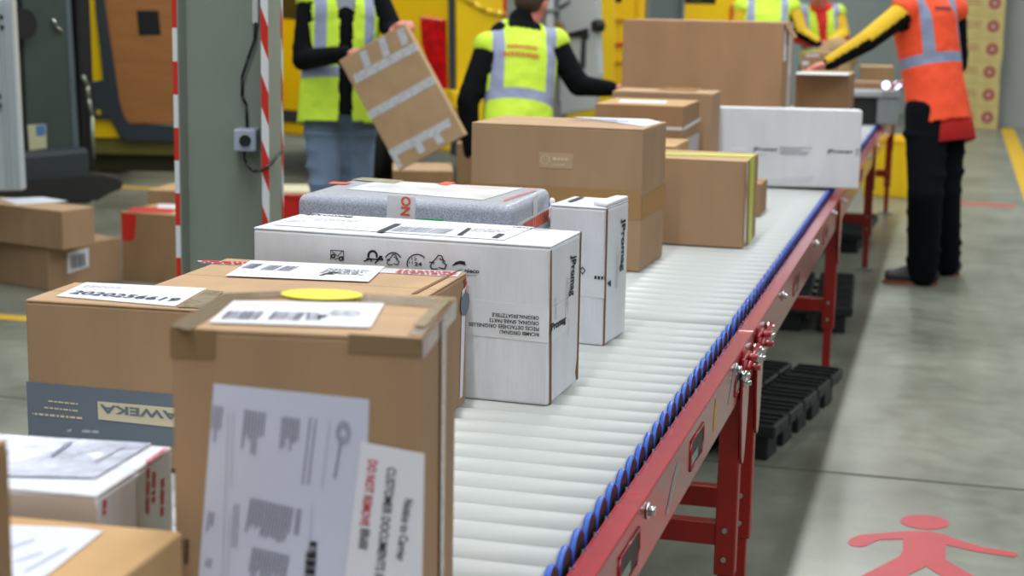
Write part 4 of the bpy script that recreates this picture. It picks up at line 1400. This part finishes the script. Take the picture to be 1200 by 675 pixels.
# yellow van with plywood-lined open door, between grey van and column
pb = atD(112, 160, 11.7)
bF = Face(Vector((pb.x, pb.y, 0)), HR, (0, 0, 1), -HF, None)
pvd = (HF * .98 - HR * .17).normalized()
pv = empty('delivery_van', basis(Vector((pb.x, pb.y, 0)) - HR * 1.08 + HF * .95, pvd, Vector((0, 0, 1)).cross(pvd), (0, 0, 1)), 'yellow van with plywood-lined open door, left of the hazard-taped column', 'van')
van_body(pv, 5.0, 2.0, 2.45, VYEL, z0=.42)
bF.parent = pv
def bslab(name, pts, m, t=.05, off=0.0, parent=None):
    q = [bF.px(*p) for p in pts]
    mb = MB(); mb.prism([bF.o + bF.u * p[0] + bF.v * p[1] + bF.n * off for p in q], bF.n * t, bev=min(.01, t * .3))
    return mb.build(name, m, parent or pv, world=True)
bslab('yellow_side_panel', [(88, -90), (116, -90), (120, 0), (142, 161), (105, 161), (96, 60)], VYEL, .05, .0)
lf = bslab('plywood_door', [(118, -90), (300, -90), (300, 145), (150, 145), (144, 138), (124, 0)], PLY, .05, .01)
bslab('door_frame', [(110, -90), (119, -90), (125, 0), (142, 115), (147, 136), (154, 146), (300, 150), (300, 166), (152, 165), (143, 160), (134, 138), (105, 138), (104, 95), (126, 95), (115, 10)], DKGR, .05, .03, lf)
bslab('grip_recess', [(162, 12), (188, 12), (191, 41), (165, 42)], BLK, .012, .05, lf)
bslab('yellow_marker', [(117, 128), (122, 128), (122, 134), (117, 134)], YST, .02, .09, lf)
bslab('sill', [(100, 160), (300, 166), (300, 184), (100, 180)], OLIVE, .06, -.04)
bslab('under_van_shade', [(95, 178), (300, 184), (300, 205), (95, 200)], mat('dark_olive_shade', (52, 48, 26), .8), .05, -.1)  # dark slab stands for the shadow under the van, not a part
bslab('red_seal', [(101, 40), (104.5, 40), (107, 118), (104, 118)], RTAPE, .02, .0)

# ================================================================== STACKED YELLOW CARTONS at the right back
YCB = mat('yellow_kraft_cardboard', (196, 180, 116), .7, noise=.1, nscale=8)
base = atZ(1168, 152, 0)
uu = Vector((1, 0.0))
for colx in range(2):
    for k in range(9):
        t = k
        hh = .285
        x = base.x - colx * .50 + (random.random() - .5) * .015
        ct = Carton('printed_carton', 'yellowish carton with red emblem, %s, %s column of the far stack' % (
            ['lowest', 'second from floor', 'third from floor', 'fourth from floor', 'fifth from floor', 'sixth from floor', 'seventh from floor', 'eighth from floor', 'topmost'][k], ['right', 'left'][colx]),
                    'cardboard box', x, base.y, k * hh, 0, .49, .4, hh, YCB, flap='x', group='yellowish cartons stacked at the far wall')
        Fr = ct.front
        cc = (.36, .15)
        mb = MB(); pts = [(cc[0] + .075 * math.cos(t_ * math.pi / 10), cc[1] + .075 * math.sin(t_ * math.pi / 10)) for t_ in range(20)]
        mb.prism([Fr.P(p, 1) for p in pts], Fr.n * .0006); em = mb.build('emblem', mat('dull_red_print', (158, 62, 60), .6), ct.root, world=True)
        mb = MB(); pts = [(cc[0] + .03 * math.cos(t_ * math.pi / 8), cc[1] + .03 * math.sin(t_ * math.pi / 8)) for t_ in range(16)]
        mb.prism([Fr.P(p, 2) for p in pts], Fr.n * .0006); mb.build('emblem_centre', mat('pale_print_white', (184, 160, 150), .6), em, world=True)
        def f(mb):
            Fr.dashes(mb, (.03, .2), (.22, .2), 2, .05, .018, px=False, k=1, word=(.02, .05), ragged=.2)
        ct.pr(MATS['dull_red_print'], f, None, 'printed_line')
#PEOPLE
# ================================================================== PEOPLE
def vest_mat(name, base, band, zb, xs, hw=.028, zcol=None, prints=None):
    m = bpy.data.materials.new(name); m.use_nodes = True
    nt = m.node_tree; b = nt.nodes['Principled BSDF']; b.inputs['Roughness'].default_value = .75
    tc = nt.nodes.new('ShaderNodeTexCoord'); sx = nt.nodes.new('ShaderNodeSeparateXYZ'); nt.links.new(tc.outputs['Object'], sx.inputs[0])
    def near(sock, v, h_):
        a = nt.nodes.new('ShaderNodeMath'); a.operation = 'SUBTRACT'; a.inputs[1].default_value = v; nt.links.new(sock, a.inputs[0])
        c = nt.nodes.new('ShaderNodeMath'); c.operation = 'ABSOLUTE'; nt.links.new(a.outputs[0], c.inputs[0])
        d = nt.nodes.new('ShaderNodeMath'); d.operation = 'LESS_THAN'; d.inputs[1].default_value = h_; nt.links.new(c.outputs[0], d.inputs[0])
        return d.outputs[0]
    socks = [near(sx.outputs[2], z, hw) for z in zb]
    ax = nt.nodes.new('ShaderNodeMath'); ax.operation = 'ABSOLUTE'; nt.links.new(sx.outputs[0], ax.inputs[0])
    v = near(ax.outputs[0], xs, hw)
    g = nt.nodes.new('ShaderNodeMath'); g.operation = 'GREATER_THAN'; g.inputs[1].default_value = max(zb); nt.links.new(sx.outputs[2], g.inputs[0])
    mu = nt.nodes.new('ShaderNodeMath'); mu.operation = 'MULTIPLY'; nt.links.new(v, mu.inputs[0]); nt.links.new(g.outputs[0], mu.inputs[1])
    socks.append(mu.outputs[0])
    cur = socks[0]
    for s_ in socks[1:]:
        q = nt.nodes.new('ShaderNodeMath'); q.operation = 'MAXIMUM'; nt.links.new(cur, q.inputs[0]); nt.links.new(s_, q.inputs[1]); cur = q.outputs[0]
    mx = nt.nodes.new('ShaderNodeMixRGB'); mx.inputs[1].default_value = (*lin(base), 1); mx.inputs[2].default_value = (*lin(band), 1)
    nt.links.new(cur, mx.inputs[0]); nt.links.new(mx.outputs[0], b.inputs['Base Color'])
    n = nt.nodes.new('ShaderNodeTexNoise'); n.inputs['Scale'].default_value = 7; nt.links.new(tc.outputs['Object'], n.inputs['Vector'])
    bp = nt.nodes.new('ShaderNodeBump'); bp.inputs['Strength'].default_value = .9; bp.inputs['Distance'].default_value = .03; nt.links.new(n.outputs['Fac'], bp.inputs['Height']); nt.links.new(bp.outputs[0], b.inputs['Normal'])
    return m


VY = vest_mat('yellow_vest_cloth', (206, 240, 60), (150, 158, 186), [.20], .135)
VY1 = vest_mat('yellow_open_vest_cloth', (206, 240, 60), (150, 158, 186), [.13], .125)
VO = vest_mat('orange_vest_cloth', (255, 84, 40), (140, 150, 178), [.22], .13)


def hand(mb, wr, d, pn, side, curl=.5, s_=1.0, spread=.1):
    """wr wrist, d hand direction, pn palm normal (towards what is held), side +1/-1 puts the thumb"""
    d = Vector(d).normalized(); pn = Vector(pn); pn = (pn - d * pn.dot(d)).normalized()
    x = d.cross(pn) * side
    wr = Vector(wr)
    mb.limb(wr + d * .005, wr + d * .075 * s_, .017 * s_, .016 * s_, side=x, flat0=1.5, flat1=2.3)
    for i, L in enumerate((.070, .078, .073, .058)):
        off = (i - 1.5) * -.0205 * s_
        p = wr + d * .082 * s_ + x * off
        dd = (d + x * (-(i - 1.5)) * spread * .4).normalized()
        segs = (.45, .32, .25)
        ang = 0
        for k, sg in enumerate(segs):
            ang += curl * (.7, 1.0, .8)[k]
            dir_ = dd * math.cos(ang) + pn * math.sin(ang)
            q = p + dir_ * (L * sg * s_ * 1.15)
            mb.limb(p, q, .0098 * s_ - k * .0008, .0092 * s_ - k * .0008, n=10, rings=2)
            p = q
    p = wr + d * .022 * s_ + x * .026 * s_
    for k, (L, a) in enumerate(((.042, .85), (.032, .55), (.024, .35))):
        dir_ = (d * math.cos(a) + x * math.sin(a) + pn * (.25 + .35 * curl)).normalized()
        q = p + dir_ * L * s_
        mb.limb(p, q, .0125 * s_ - k * .001, .0115 * s_ - k * .001, n=10, rings=2)
        p = q


def person(label, feet, J, fwd, headf=None, cloth=None, vest=None, hairm=HAIR, gloves=None, band_open=False, skin=SKIN, tone=0, cap=None):
    """J: joints in world coordinates; r = right hand side of the person"""
    V = {k: Vector(v) for k, v in J.items() if not isinstance(v, (int, float))}
    fwd = Vector(fwd).normalized(); up = Vector((0, 0, 1)); rt = fwd.cross(up).normalized()
    root = empty('person', basis(Vector(feet), rt, fwd, up), label, 'person')
    hf = Vector(headf or fwd).normalized(); tu = (V['neck'] - V['pelvis']).normalized()
    sv = (V['shr'] - V['shl']).normalized()
    hipv = (V['hipr'] - V['hipl']).normalized()
    chest = V['pelvis'].lerp(V['neck'], .68)
    waist = V['pelvis'].lerp(V['neck'], .28)
    # ---- body
    mb = MB()
    mb.limb(V['pelvis'], waist, .115, .10, side=hipv, flat0=1.45, flat1=1.35)
    mb.limb(waist, chest, .10, .118, side=sv, flat0=1.35, flat1=1.4)
    mb.limb(chest, V['neck'] - tu * .05, .118, .075, side=sv, flat0=1.4, flat1=1.9)
    hd = V['head']
    mb.limb(V['neck'] - tu * .05, hd - up * .03, .062, .055)
    hu = (hd - V['neck']).normalized() * .5 + up * .5
    hu.normalize(); hx = hf.cross(hu).normalized(); hy = hu.cross(hx)
    HM = Matrix((hx, hy, hu)).transposed()
    h0 = hd + hu * .03
    mb.ball(h0, (.076, .097, .098), mtx=HM)
    mb.ball(h0 + HM @ Vector((0, .030, -.062)), (.056, .062, .058), mtx=HM)
    mb.ball(h0 + HM @ Vector((0, .062, -.098)), (.028, .026, .022), mtx=HM, n=8)
    mb.limb(h0 + HM @ Vector((0, .094, .0)), h0 + HM @ Vector((0, .112, -.036)), .010, .015, n=10, rings=2)
    mb.limb(h0 + HM @ Vector((-.02, .093, -.068)), h0 + HM @ Vector((.02, .093, -.068)), .008, .008, n=8, rings=2)
    mb.limb(h0 + HM @ Vector((-.035, .085, .018)), h0 + HM @ Vector((.035, .085, .018)), .010, .010, n=8, rings=2)
    for s_ in (-1, 1):
        mb.ball(h0 + HM @ Vector((s_ * .078, -.005, -.02)), (.010, .020, .032), mtx=HM, n=8)
    for a in 'lr':
        s_ = 1 if a == 'r' else -1
        mb.limb(V['sh' + a], V['el' + a], .050, .040); mb.limb(V['el' + a], V['wr' + a], .040, .026)
        mb.limb(chest + tu * .05 + sv * s_ * .08, V['sh' + a], .07, .055)
        mb.limb(V['hip' + a], V['kn' + a], .082, .056); mb.limb(V['kn' + a], V['an' + a], .056, .038)
        toe = V['an' + a] + Vector(J.get('toe', fwd)).normalized() * .16; toe.z = .03
        mb.limb(V['an' + a] - up * .04, toe, .034, .026)
        hdir = J.get('hd' + a, V['wr' + a] - V['el' + a])
        hand(mb, V['wr' + a], hdir, J.get('pn' + a, -up), s_ * J.get('ts' + a, 1), J.get('curl', .45), 1.0)
    blob(mb, 'body', skin if gloves is None else skin, root, voxel=.0072, smooth=2)
    # ---- face details
    for s_ in (-1, 1):
        mb = MB(); mb.ball(h0 + HM @ Vector((s_ * .030, .086, .0)), (.011, .009, .010), mtx=HM, n=8); ey = mb.build('eye', mat('eye_white', (226, 222, 216), .3), root, world=True)
        mb = MB(); mb.ball(h0 + HM @ Vector((s_ * .030, .094, .0)), (.0048, .003, .0048), mtx=HM, n=6); mb.build('iris', mat('dark_iris', (50, 36, 28), .3), ey, world=True)
        mb = MB(); mb.limb(h0 + HM @ Vector((s_ * .016, .098, .024)), h0 + HM @ Vector((s_ * .044, .088, .024)), .004, .003, n=8, rings=2); mb.build('eyebrow', hairm, root, world=True, smooth=True)
    mb = MB(); mb.limb(h0 + HM @ Vector((-.02, .101, -.068)), h0 + HM @ Vector((.02, .101, -.068)), .005, .005, n=8, rings=2); mb.build('lips', mat('lip_skin', (178, 96, 88), .5), root, world=True, smooth=True)
    mb = MB()
    mb.ball(h0 + HM @ Vector((0, -.014, .022)), (.084, .098, .092), mtx=HM)
    mb.ball(h0 + HM @ Vector((0, -.045, -.022)), (.075, .066, .07), mtx=HM)
    mb.limb(h0 + HM @ Vector((-.05, .062, .068)), h0 + HM @ Vector((.05, .062, .068)), .022, .022, n=10, rings=3)
    blob(mb, 'hair', hairm, root, voxel=.008, smooth=3)
    # ---- clothes
    jk, tr, sh = cloth
    e = .016
    mb = MB()
    hem = V['pelvis'] - tu * (J.get('jhem', .08) + .03)
    mb.limb(hem, waist, .128 + e, .112 + e, side=hipv, flat0=1.35, flat1=1.32)
    mb.limb(waist, chest, .112 + e, .120 + e, side=sv, flat0=1.3, flat1=1.38)
    mb.limb(chest, V['neck'] - tu * .06, .122 + e, .070 + e, side=sv, flat0=1.38, flat1=1.9)
    mb.limb(V['neck'] - tu * .06, V['neck'] + tu * .022, .078, .068)
    for a in 'lr':
        s_ = 1 if a == 'r' else -1
        mb.limb(chest + tu * .06 + sv * s_ * .08, V['sh' + a], .085, .070)
        mb.limb(V['sh' + a], V['el' + a], .068, .057); mb.limb(V['el' + a], V['wr' + a], .056, .040)
        el, sh_ = V['el' + a], V['sh' + a]
        for t in (.3, .55, .8):     # sleeve folds
            p = sh_.lerp(el, t); mb.ball(p, (.066, .066, .05), n=8)
    jo = blob(mb, 'jacket', jk[0], root, voxel=.011, smooth=4)
    def cut(o, pt, nrm):
        Wi = root.matrix_basis.inverted()
        bm = bmesh.new(); bm.from_mesh(o.data)
        r_ = bmesh.ops.bisect_plane(bm, geom=bm.verts[:] + bm.edges[:] + bm.faces[:], plane_co=Wi @ pt, plane_no=Wi.to_3x3() @ nrm, clear_outer=True)
        bmesh.ops.holes_fill(bm, edges=[e_ for e_ in bm.edges if e_.is_boundary])
        bm.to_mesh(o.data); bm.free()
    cut(jo, V['pelvis'] - tu * J.get('jhem', .08), -tu)
    if len(jk) > 1:
        # two-coloured sleeves: the upper side of the arms in the second cloth
        me = jo.data; me.materials.append(jk[1])
        W = root.matrix_basis
        for p in me.polygons:
            c = W @ p.center
            for a in 'lr':
                s_, e_, w_ = V['sh' + a], V['el' + a], V['wr' + a]
                for (q0, q1) in ((s_, e_), (e_, w_)):
                    t = (c - q0).dot(q1 - q0) / (q1 - q0).length_squared
                    if -.15 < t < 1.05:
                        d = c - q0.lerp(q1, t)
                        if d.length < .085 and d.normalized().dot(jk[2]) > .18:
                            p.material_index = 1
    mb = MB()
    mb.limb(V['pelvis'], V['pelvis'] + tu * .08, .125, .118, side=hipv, flat0=1.36, flat1=1.36)
    for a in 'lr':
        bg = J.get('baggy', 1.0)
        mb.limb(V['hip' + a] + up * .02, V['kn' + a], .105 * bg, .080 * bg); mb.limb(V['kn' + a], V['an' + a] - up * .03, .082 * bg, .072 * bg)
        kk, aa = V['kn' + a], V['an' + a]
        
        for (t_, r_) in ((-.75, .112), (-.5, .100), (-.25, .094), (0, .09), (.25, .086), (.5, .085), (.75, .083), (.9, .086)):
            c_ = kk.lerp(aa, t_) if t_ >= 0 else kk.lerp(V['hip' + a], -t_)
            mb.ball(c_ + fwd * .008 * math.sin(t_ * 31) + rt * .008 * math.cos(t_ * 23), (r_ * bg, r_ * bg, .030), n=8)
    blob(mb, 'trousers', tr, root, voxel=.012, smooth=4)
    tf = Vector(J.get('toe', fwd)).normalized(); ts = up.cross(tf)
    for a in 'lr':
        an = V['an' + a]; b0 = Vector((an.x, an.y, .0))
        mb = MB()
        mb.limb(b0 - tf * .045 + up * .055, b0 + tf * .17 + up * .045, .048, .036, side=ts, flat0=.85, flat1=1.2)
        mb.limb(an + up * .02, b0 + up * .06, .052, .052)
        mb.limb(b0 + up * .09, b0 + tf * .12 + up * .055, .048, .036)
        so = blob(mb, 'shoe', sh, root, voxel=.008, smooth=3)
        mb = MB(); pts = []
        for i in range(24):
            t = 2 * math.pi * i / 24
            w_ = .045 + .008 * math.cos(t)
            pts.append(b0 + tf * (.065 + .15 * math.cos(t)) + ts * (w_ * math.sin(t)))
        mb.prism(pts, up * .022, bev=.004); mb.build('sole', SOLE, so, world=True)
    # ---- vest
    if vest:
        vm, open_front, hemd, e = vest
        mb = MB()
        hem = V['pelvis'] - tu * (hemd + .03)
        mb.limb(hem, waist, .142 + e, .130 + e, side=hipv, flat0=1.36, flat1=1.30)
        mb.limb(waist, chest, .130 + e, .136 + e, side=sv, flat0=1.28, flat1=1.36)
        mb.limb(chest, V['neck'] - tu * .055, .138 + e, .082 + e, side=sv, flat0=1.36, flat1=1.72)
        for s_ in (-1, 1):
            a = 'r' if s_ == 1 else 'l'
            mb.limb(chest + tu * .07 + sv * s_ * .07, V['sh' + a] + (V['sh' + a] - chest).normalized() * .0 + tu * .008, .098, .076)
        ty = tu.cross(sv).normalized()
        if ty.dot(fwd) < 0:
            ty = -ty
        tx = ty.cross(tu).normalized()
        W = basis(V['pelvis'], tx, ty, tu)
        me = evalmesh(mb.mesh('vest'), [('REMESH', dict(mode='VOXEL', voxel_size=.011, use_smooth_shade=True)), ('SMOOTH', dict(factor=.5, iterations=5))])
        me.transform(W.inverted())
        bm = bmesh.new(); bm.from_mesh(me)
        zt = (V['neck'] - V['pelvis']).dot(tu)
        kill = []
        for f_ in bm.faces:
            c = f_.calc_center_median()
            low = c.z < -hemd
            neck = c.z > zt - .055 and abs(c.x) < .085
            opn = open_front and c.y > 0 and abs(c.x) < .035 + max(0, c.z - zt * .6) * .12
            arm = False
            for a in 'lr':
                sl_ = W.inverted() @ V['sh' + a]; el_ = W.inverted() @ V['el' + a]
                ax = (el_ - sl_).normalized()
                if .035 < (c - sl_).dot(ax) < .14 and (c - sl_ - ax * (c - sl_).dot(ax)).length < .085 and abs(c.x) > .14:
                    arm = True
            if low or neck or opn or arm:
                kill.append(f_)
        bmesh.ops.delete(bm, geom=kill, context='FACES')
        bm.to_mesh(me); bm.free()
        me = evalmesh(me, [('SOLIDIFY', dict(thickness=.006, offset=0))])
        for p in me.polygons:
            p.use_smooth = True
        vo = link('vest', me, vm, root)
        vo.matrix_basis = root.matrix_basis.inverted() @ W
        return root, vo, W
    return root, None, None


def jd(x, y, d):
    return atD(x, y, d)


# -- worker 1: faces the camera, open yellow vest, holds a flat carton
d1 = 8.3
ft = atD(398, 330, d1); ft.z = 0
towards = (-HF * .93 + HR * .37).normalized()
J1 = dict(pelvis=jd(398, 118, d1), neck=jd(400, -26, d1), head=jd(404, -52, d1 - .03), shr=jd(364, 0, d1 - .04), shl=jd(440, -4, d1 + .06),
          elr=jd(355, 70, d1 - .10), wrr=jd(404, 63, d1 - .38), ell=jd(462, 40, d1 + .0), wrl=jd(458, 36, d1 - .26),
          hdr=HR * .9 - HF * .35 + Vector((0, 0, .15)), pnr=Vector((0, 0, -1)) + HF * .3, hdl=HR * .6 - HF * .5 + Vector((0, 0, .4)), pnl=Vector((0, 0, -1)) + HF * .3,
          hipr=jd(378, 122, d1), hipl=jd(418, 122, d1 + .03), knr=jd(382, 215, d1 - .02), knl=jd(419, 214, d1 + .08), curl=.75)
for k, xx, dd in (('anr', 374, d1 + .02), ('anl', 420, d1 + .16)):
    p = jd(xx, 325, dd); p.z = .09; J1[k] = p
J1['hipr'].z = J1['hipl'].z = .90
p1, v1, W1 = person('person in open yellow vest over black jacket and blue jeans, holding a flat taped carton', ft, J1, towards, cloth=((JKT,), JEAN, SHO), vest=(VY1, True, .12, .018), skin=SKINR)
mb = MB(); mb.box((-.05, .105, .40), (.05, .13, .56), .01, 2)
sh_ = mb.build('shirt_front', mat('grey_shirt', (150, 156, 170), .8), v1)

# held flat carton
hp = atD(470, 110, 7.78)
hn = (-HF * .96 - HR * .20 + Vector((0, 0, -.05))).normalized()
q = [onplane(x, y, hp, hn) for x, y in ((409, 66), (487, 21), (530, 163), (457, 207))]
u_ = (q[1] - q[0]).normalized(); n_ = hn; v_ = n_.cross(u_).normalized()
cen = sum(q, Vector()) / 4
v_ = -((q[3] - q[0]) - u_ * (q[3] - q[0]).dot(u_)).normalized()
hw_, hh_ = ((q[1] - q[0]).length + (q[2] - q[3]).length) / 4, ((q[3] - q[0]).length + (q[2] - q[1]).length) / 4
hc_ = empty('carton', basis(cen, u_, v_, n_), 'flat brown carton with three strips of printed tape, held tilted by a worker', 'cardboard box')
mb = MB(); mb.box((-hw_, -hh_, -.06), (hw_, hh_, 0), .004, 2); mb.build('body', CB2, hc_)
hF = Face(cen, u_, v_, n_, hc_)
def hclip(pts):
    r = []
    for q_ in pts:
        a_, b_ = hF.px(*q_)
        r.append((max(-hw_, min(hw_, a_)), max(-hh_, min(hh_, b_))))
    return r
TP = mat('printed_white_tape', (206, 208, 214), .35, noise=.22, nscale=40)
for (a, c_) in (((418, 92), (497, 49)), ((432, 136), (509, 93)), ((447, 187), (526, 144))):
    hF.patch('printed_tape', hclip([(a[0] - 4, a[1] - 4), (c_[0] - 0, c_[1] - 6), (c_[0] + 3, c_[1] + 4), (a[0] - 1, a[1] + 6)]), TP, px=False)
for (a, c_) in (((447, 46), (453, 68)), ((469, 36), (475, 54)), ((460, 184), (468, 199)), ((488, 166), (495, 181)), ((509, 156), (517, 170)), ((425, 62), (431, 80))):
    hF.patch('tape_piece', hclip([(a[0] - 4, a[1]), (a[0] + 4, a[1] - 4), (c_[0] + 4, c_[1] - 4), (c_[0] - 4, c_[1])]), TP, k=1.4, px=False)

# -- worker 2: back view, leaning right, yellow vest
d2 = 8.05
ft = atD(600, 365, d2 + .1); ft.z = 0
aw = (HF * .93 + HR * .30).normalized()
J2 = dict(pelvis=jd(606, 165, d2 - .05), neck=jd(611, 29, d2 + .10), head=jd(623, 6, d2 + .14), shl=jd(572, 57, d2 + .02), shr=jd(650, 52, d2 + .12),
          ell=jd(548, 120, d2 - .05), wrl=jd(552, 178, d2 - .02), elr=jd(678, 100, d2 + .1), wrr=jd(716, 104, d2 + .06), hdl=Vector((0, 0, -1)) + HR * .2, pnl=HR, hdr=HR * 1 + Vector((0, 0, .15)), pnr=Vector((0, 0, -1)),
          hipl=jd(588, 172, d2 - .05), hipr=jd(626, 172, d2), knl=jd(586, 262, d2 + .05), knr=jd(628, 262, d2 + .1))
for k, xx, dd in (('anl', 586, d2 - .02), ('anr', 630, d2 + .08)):
    p = jd(xx, 355, dd); p.z = .09; J2[k] = p
p2, v2_, W2 = person('person seen from behind in yellow vest with dark hair, leaning towards the cartons', ft, J2, aw, cloth=((JKT,), TRS, SHO), vest=(VY, False, .14, .004), skin=SKINR, headf=(HF * .9 + HR * .45 + Vector((0, 0, -.2))))
mb = MB(); mb.limb(J2['neck'] - (J2['neck'] - J2['pelvis']).normalized() * .02, J2['neck'] + (J2['neck'] - J2['pelvis']).normalized() * .02, .074, .064); mb.build('red_collar', REDC, p2, world=True, smooth=True)
def vest_text(vo, W, lines, ink, yoff):
    # snap the print to the back of the vest
    mb = MB()
    me = vo.data
    fc = Face(Vector((0, 0, 0)), (-1, 0, 0), (0, 0, 1), (0, -1, 0), vo); fc.lift = 0
    fc.u = Vector((1, 0, 0)) if False else Vector((-1, 0, 0)) * -1
    for (t, x0, x1, z, h_) in lines:
        fc.dashes(mb, (x0, z + h_), (x1, z + h_), 2, h_ * .5, h_ * .42, px=False, ragged=0, word=(.008, .02))
    from mathutils.bvhtree import BVHTree
    bt = BVHTree.FromPolygons([v.co for v in me.vertices], [p.vertices for p in me.polygons])
    for v in mb.bm.verts:
        hit = bt.ray_cast(Vector((v.co.x, -.6, v.co.z)), Vector((0, 1, 0)))
        v.co.y = (hit[0].y - .006) if hit[0] is not None else -.15
    mb.build('back_print', ink, vo)
vest_text(v2_, W2, [('LOGISTICA', -.10, .05, .43, .020), ('CONSEGNE SRL', -.115, .06, .385, .024)], mat('orange_red_print', (222, 96, 50), .6), 0)

# -- worker 3: bending far back, yellow vest back seen above the biggest carton
d3 = 13.0
ft = atD(905, 200, d3 + .2); ft.z = 0
J3 = dict(pelvis=jd(892, 95, d3 - .05), neck=jd(899, -3, d3 + .22), head=jd(908, -18, d3 + .34), shl=jd(870, 10, d3 + .18), shr=jd(928, 10, d3 + .2),
          ell=jd(862, 50, d3 + .15), wrl=jd(868, 85, d3 + .3), elr=jd(938, 38, d3 + .15), wrr=jd(958, 50, d3 + .1), hdr=HR, pnr=Vector((0, 0, -1)),
          hipl=jd(880, 100, d3), hipr=jd(905, 100, d3), knl=jd(879, 160, d3 + .05), knr=jd(907, 160, d3 + .05))
for k, xx, dd in (('anl', 880, d3), ('anr', 908, d3 + .05)):
    p = jd(xx, 225, dd); p.z = .09; J3[k] = p
p3, v3_, W3 = person('person bending forward in yellow vest with grey braces, behind the biggest carton', ft, J3, (HF * .9 + HR * .3), cloth=((JKT, YELC, Vector((0, 0, 1))), TRS, SHO), vest=(VY, False, .12, .006), headf=HF + Vector((0, 0, -.4)))
vest_text(v3_, W3, [('LOGISTICA', -.09, .07, .42, .022), ('CONSEGNE', -.08, .06, .385, .022)], MATS['orange_red_print'], 0)

# -- worker 4: red shirt, facing camera, far back
d4 = 14.0
ft = atD(960, 215, d4); ft.z = 0
J4 = dict(pelvis=jd(962, 80, d4), neck=jd(960, 6, d4 - .08), head=jd(958, -8, d4 - .16), shr=jd(938, 16, d4 - .05), shl=jd(981, 16, d4 - .05),
          elr=jd(936, 44, d4 - .1), wrr=jd(951, 50, d4 - .4), ell=jd(988, 42, d4 - .1), wrl=jd(972, 50, d4 - .4),
          hdr=-HF * .8 + HR * .4, hdl=-HF * .8 - HR * .4, pnr=Vector((0, 0, -1)), pnl=Vector((0, 0, -1)), hipr=jd(950, 84, d4), hipl=jd(972, 84, d4), knr=jd(950, 140, d4 - .03), knl=jd(972, 140, d4 - .03))
for k, xx in (('anr', 949), ('anl', 973)):
    p = jd(xx, 205, d4); p.z = .09; J4[k] = p
p4, v4_, W4 = person('person in red shirt and open yellow vest, facing forward beyond the conveyor', ft, J4, -HF, cloth=((REDC, YELC, Vector((0, 0, 1))), TRS, SHO), vest=(VY, True, .12, .0), skin=SKINR, headf=-HF + Vector((0, 0, -.35)))

# -- worker 5: orange vest, reaching left over the conveyor
d5 = 8.75
ft = atZ(1088, 334, 0)
left = (-HR * .80 + HF * .60).normalized()
tl = (-HR * .97 + HF * .25).normalized()
J5 = dict(pelvis=jd(1098, 120, d5), neck=jd(1077, -16, d5 + .02), head=jd(1068, -44, d5 + .06), shl=jd(1060, 14, d5 - .12), shr=jd(1118, 14, d5 + .13),
          ell=jd(1016, 48, d5 - .22), wrl=jd(972, 74, d5 - .20), elr=jd(1122, 75, d5 + .28), wrr=jd(1076, 96, d5 + .36), hdl=-HR * .95 + Vector((0, 0, -.25)), pnl=Vector((0, 0, -1)), hdr=-HR + HF * .3, pnr=Vector((0, 0, -1)), toe=tl, baggy=1.14, jhem=.06,
          hipl=jd(1086, 135, d5 - .06), hipr=jd(1108, 133, d5 + .1), knl=jd(1084, 226, d5 - .10), knr=jd(1106, 222, d5 + .14))
p = atZ(1080, 334, 0); J5['anl'] = Vector((p.x, p.y, .095))
p = atZ(1107, 322, 0); J5['anr'] = Vector((p.x, p.y, .095))
bk = (HR * .65 - HF * .75)
p5, v5_, W5 = person('person in orange vest with yellow and black sleeves and black trousers, reaching over the conveyor', ft, J5, left, cloth=((mat('black_sleeve_cloth', (16, 19, 21), .9, bump=.5, bscale=9, spec=.12), YELC, Vector((0, 0, 1))), TRS, SHO), vest=(VO, False, .115, .014), skin=SKINR)
tu5 = (J5['neck'] - J5['pelvis']).normalized(); sv5 = (J5['shr'] - J5['shl']).normalized()
mb = MB()
n_ = 28; side5 = (sv5 - tu5 * sv5.dot(tu5)).normalized(); fr5 = tu5.cross(side5)
rings = []
for (dz, r0_, r1_) in ((.02, .190, .142), (-.08, .194, .146), (-.225, .200, .152), (-.228, .190, .144), (-.08, .185, .138), (.02, .18, .135)):
    rings.append([mb.bm.verts.new(J5['pelvis'] + tu5 * dz + side5 * (r0_ + .004 * math.sin(5 * 2 * math.pi * k / n_)) * math.cos(2 * math.pi * k / n_) + fr5 * (r1_ + .004 * math.sin(5 * 2 * math.pi * k / n_)) * math.sin(2 * math.pi * k / n_)) for k in range(n_)])
for a_, b_ in zip(rings, rings[1:] + rings[:1]):
    for k in range(n_):
        mb.bm.faces.new([a_[k], a_[(k + 1) % n_], b_[(k + 1) % n_], b_[k]])
mb.build('red_jacket_hem', REDC, p5, world=True, smooth=True)
mb = MB(); mb.limb(J5['neck'] - tu5 * .03, J5['neck'] + tu5 * .05, .080, .072); mb.build('red_collar', REDC, p5, world=True, smooth=True)
vest_text(v5_, W5, [('TRASPORTI', -.07, .07, .47, .022)], INK, 0)
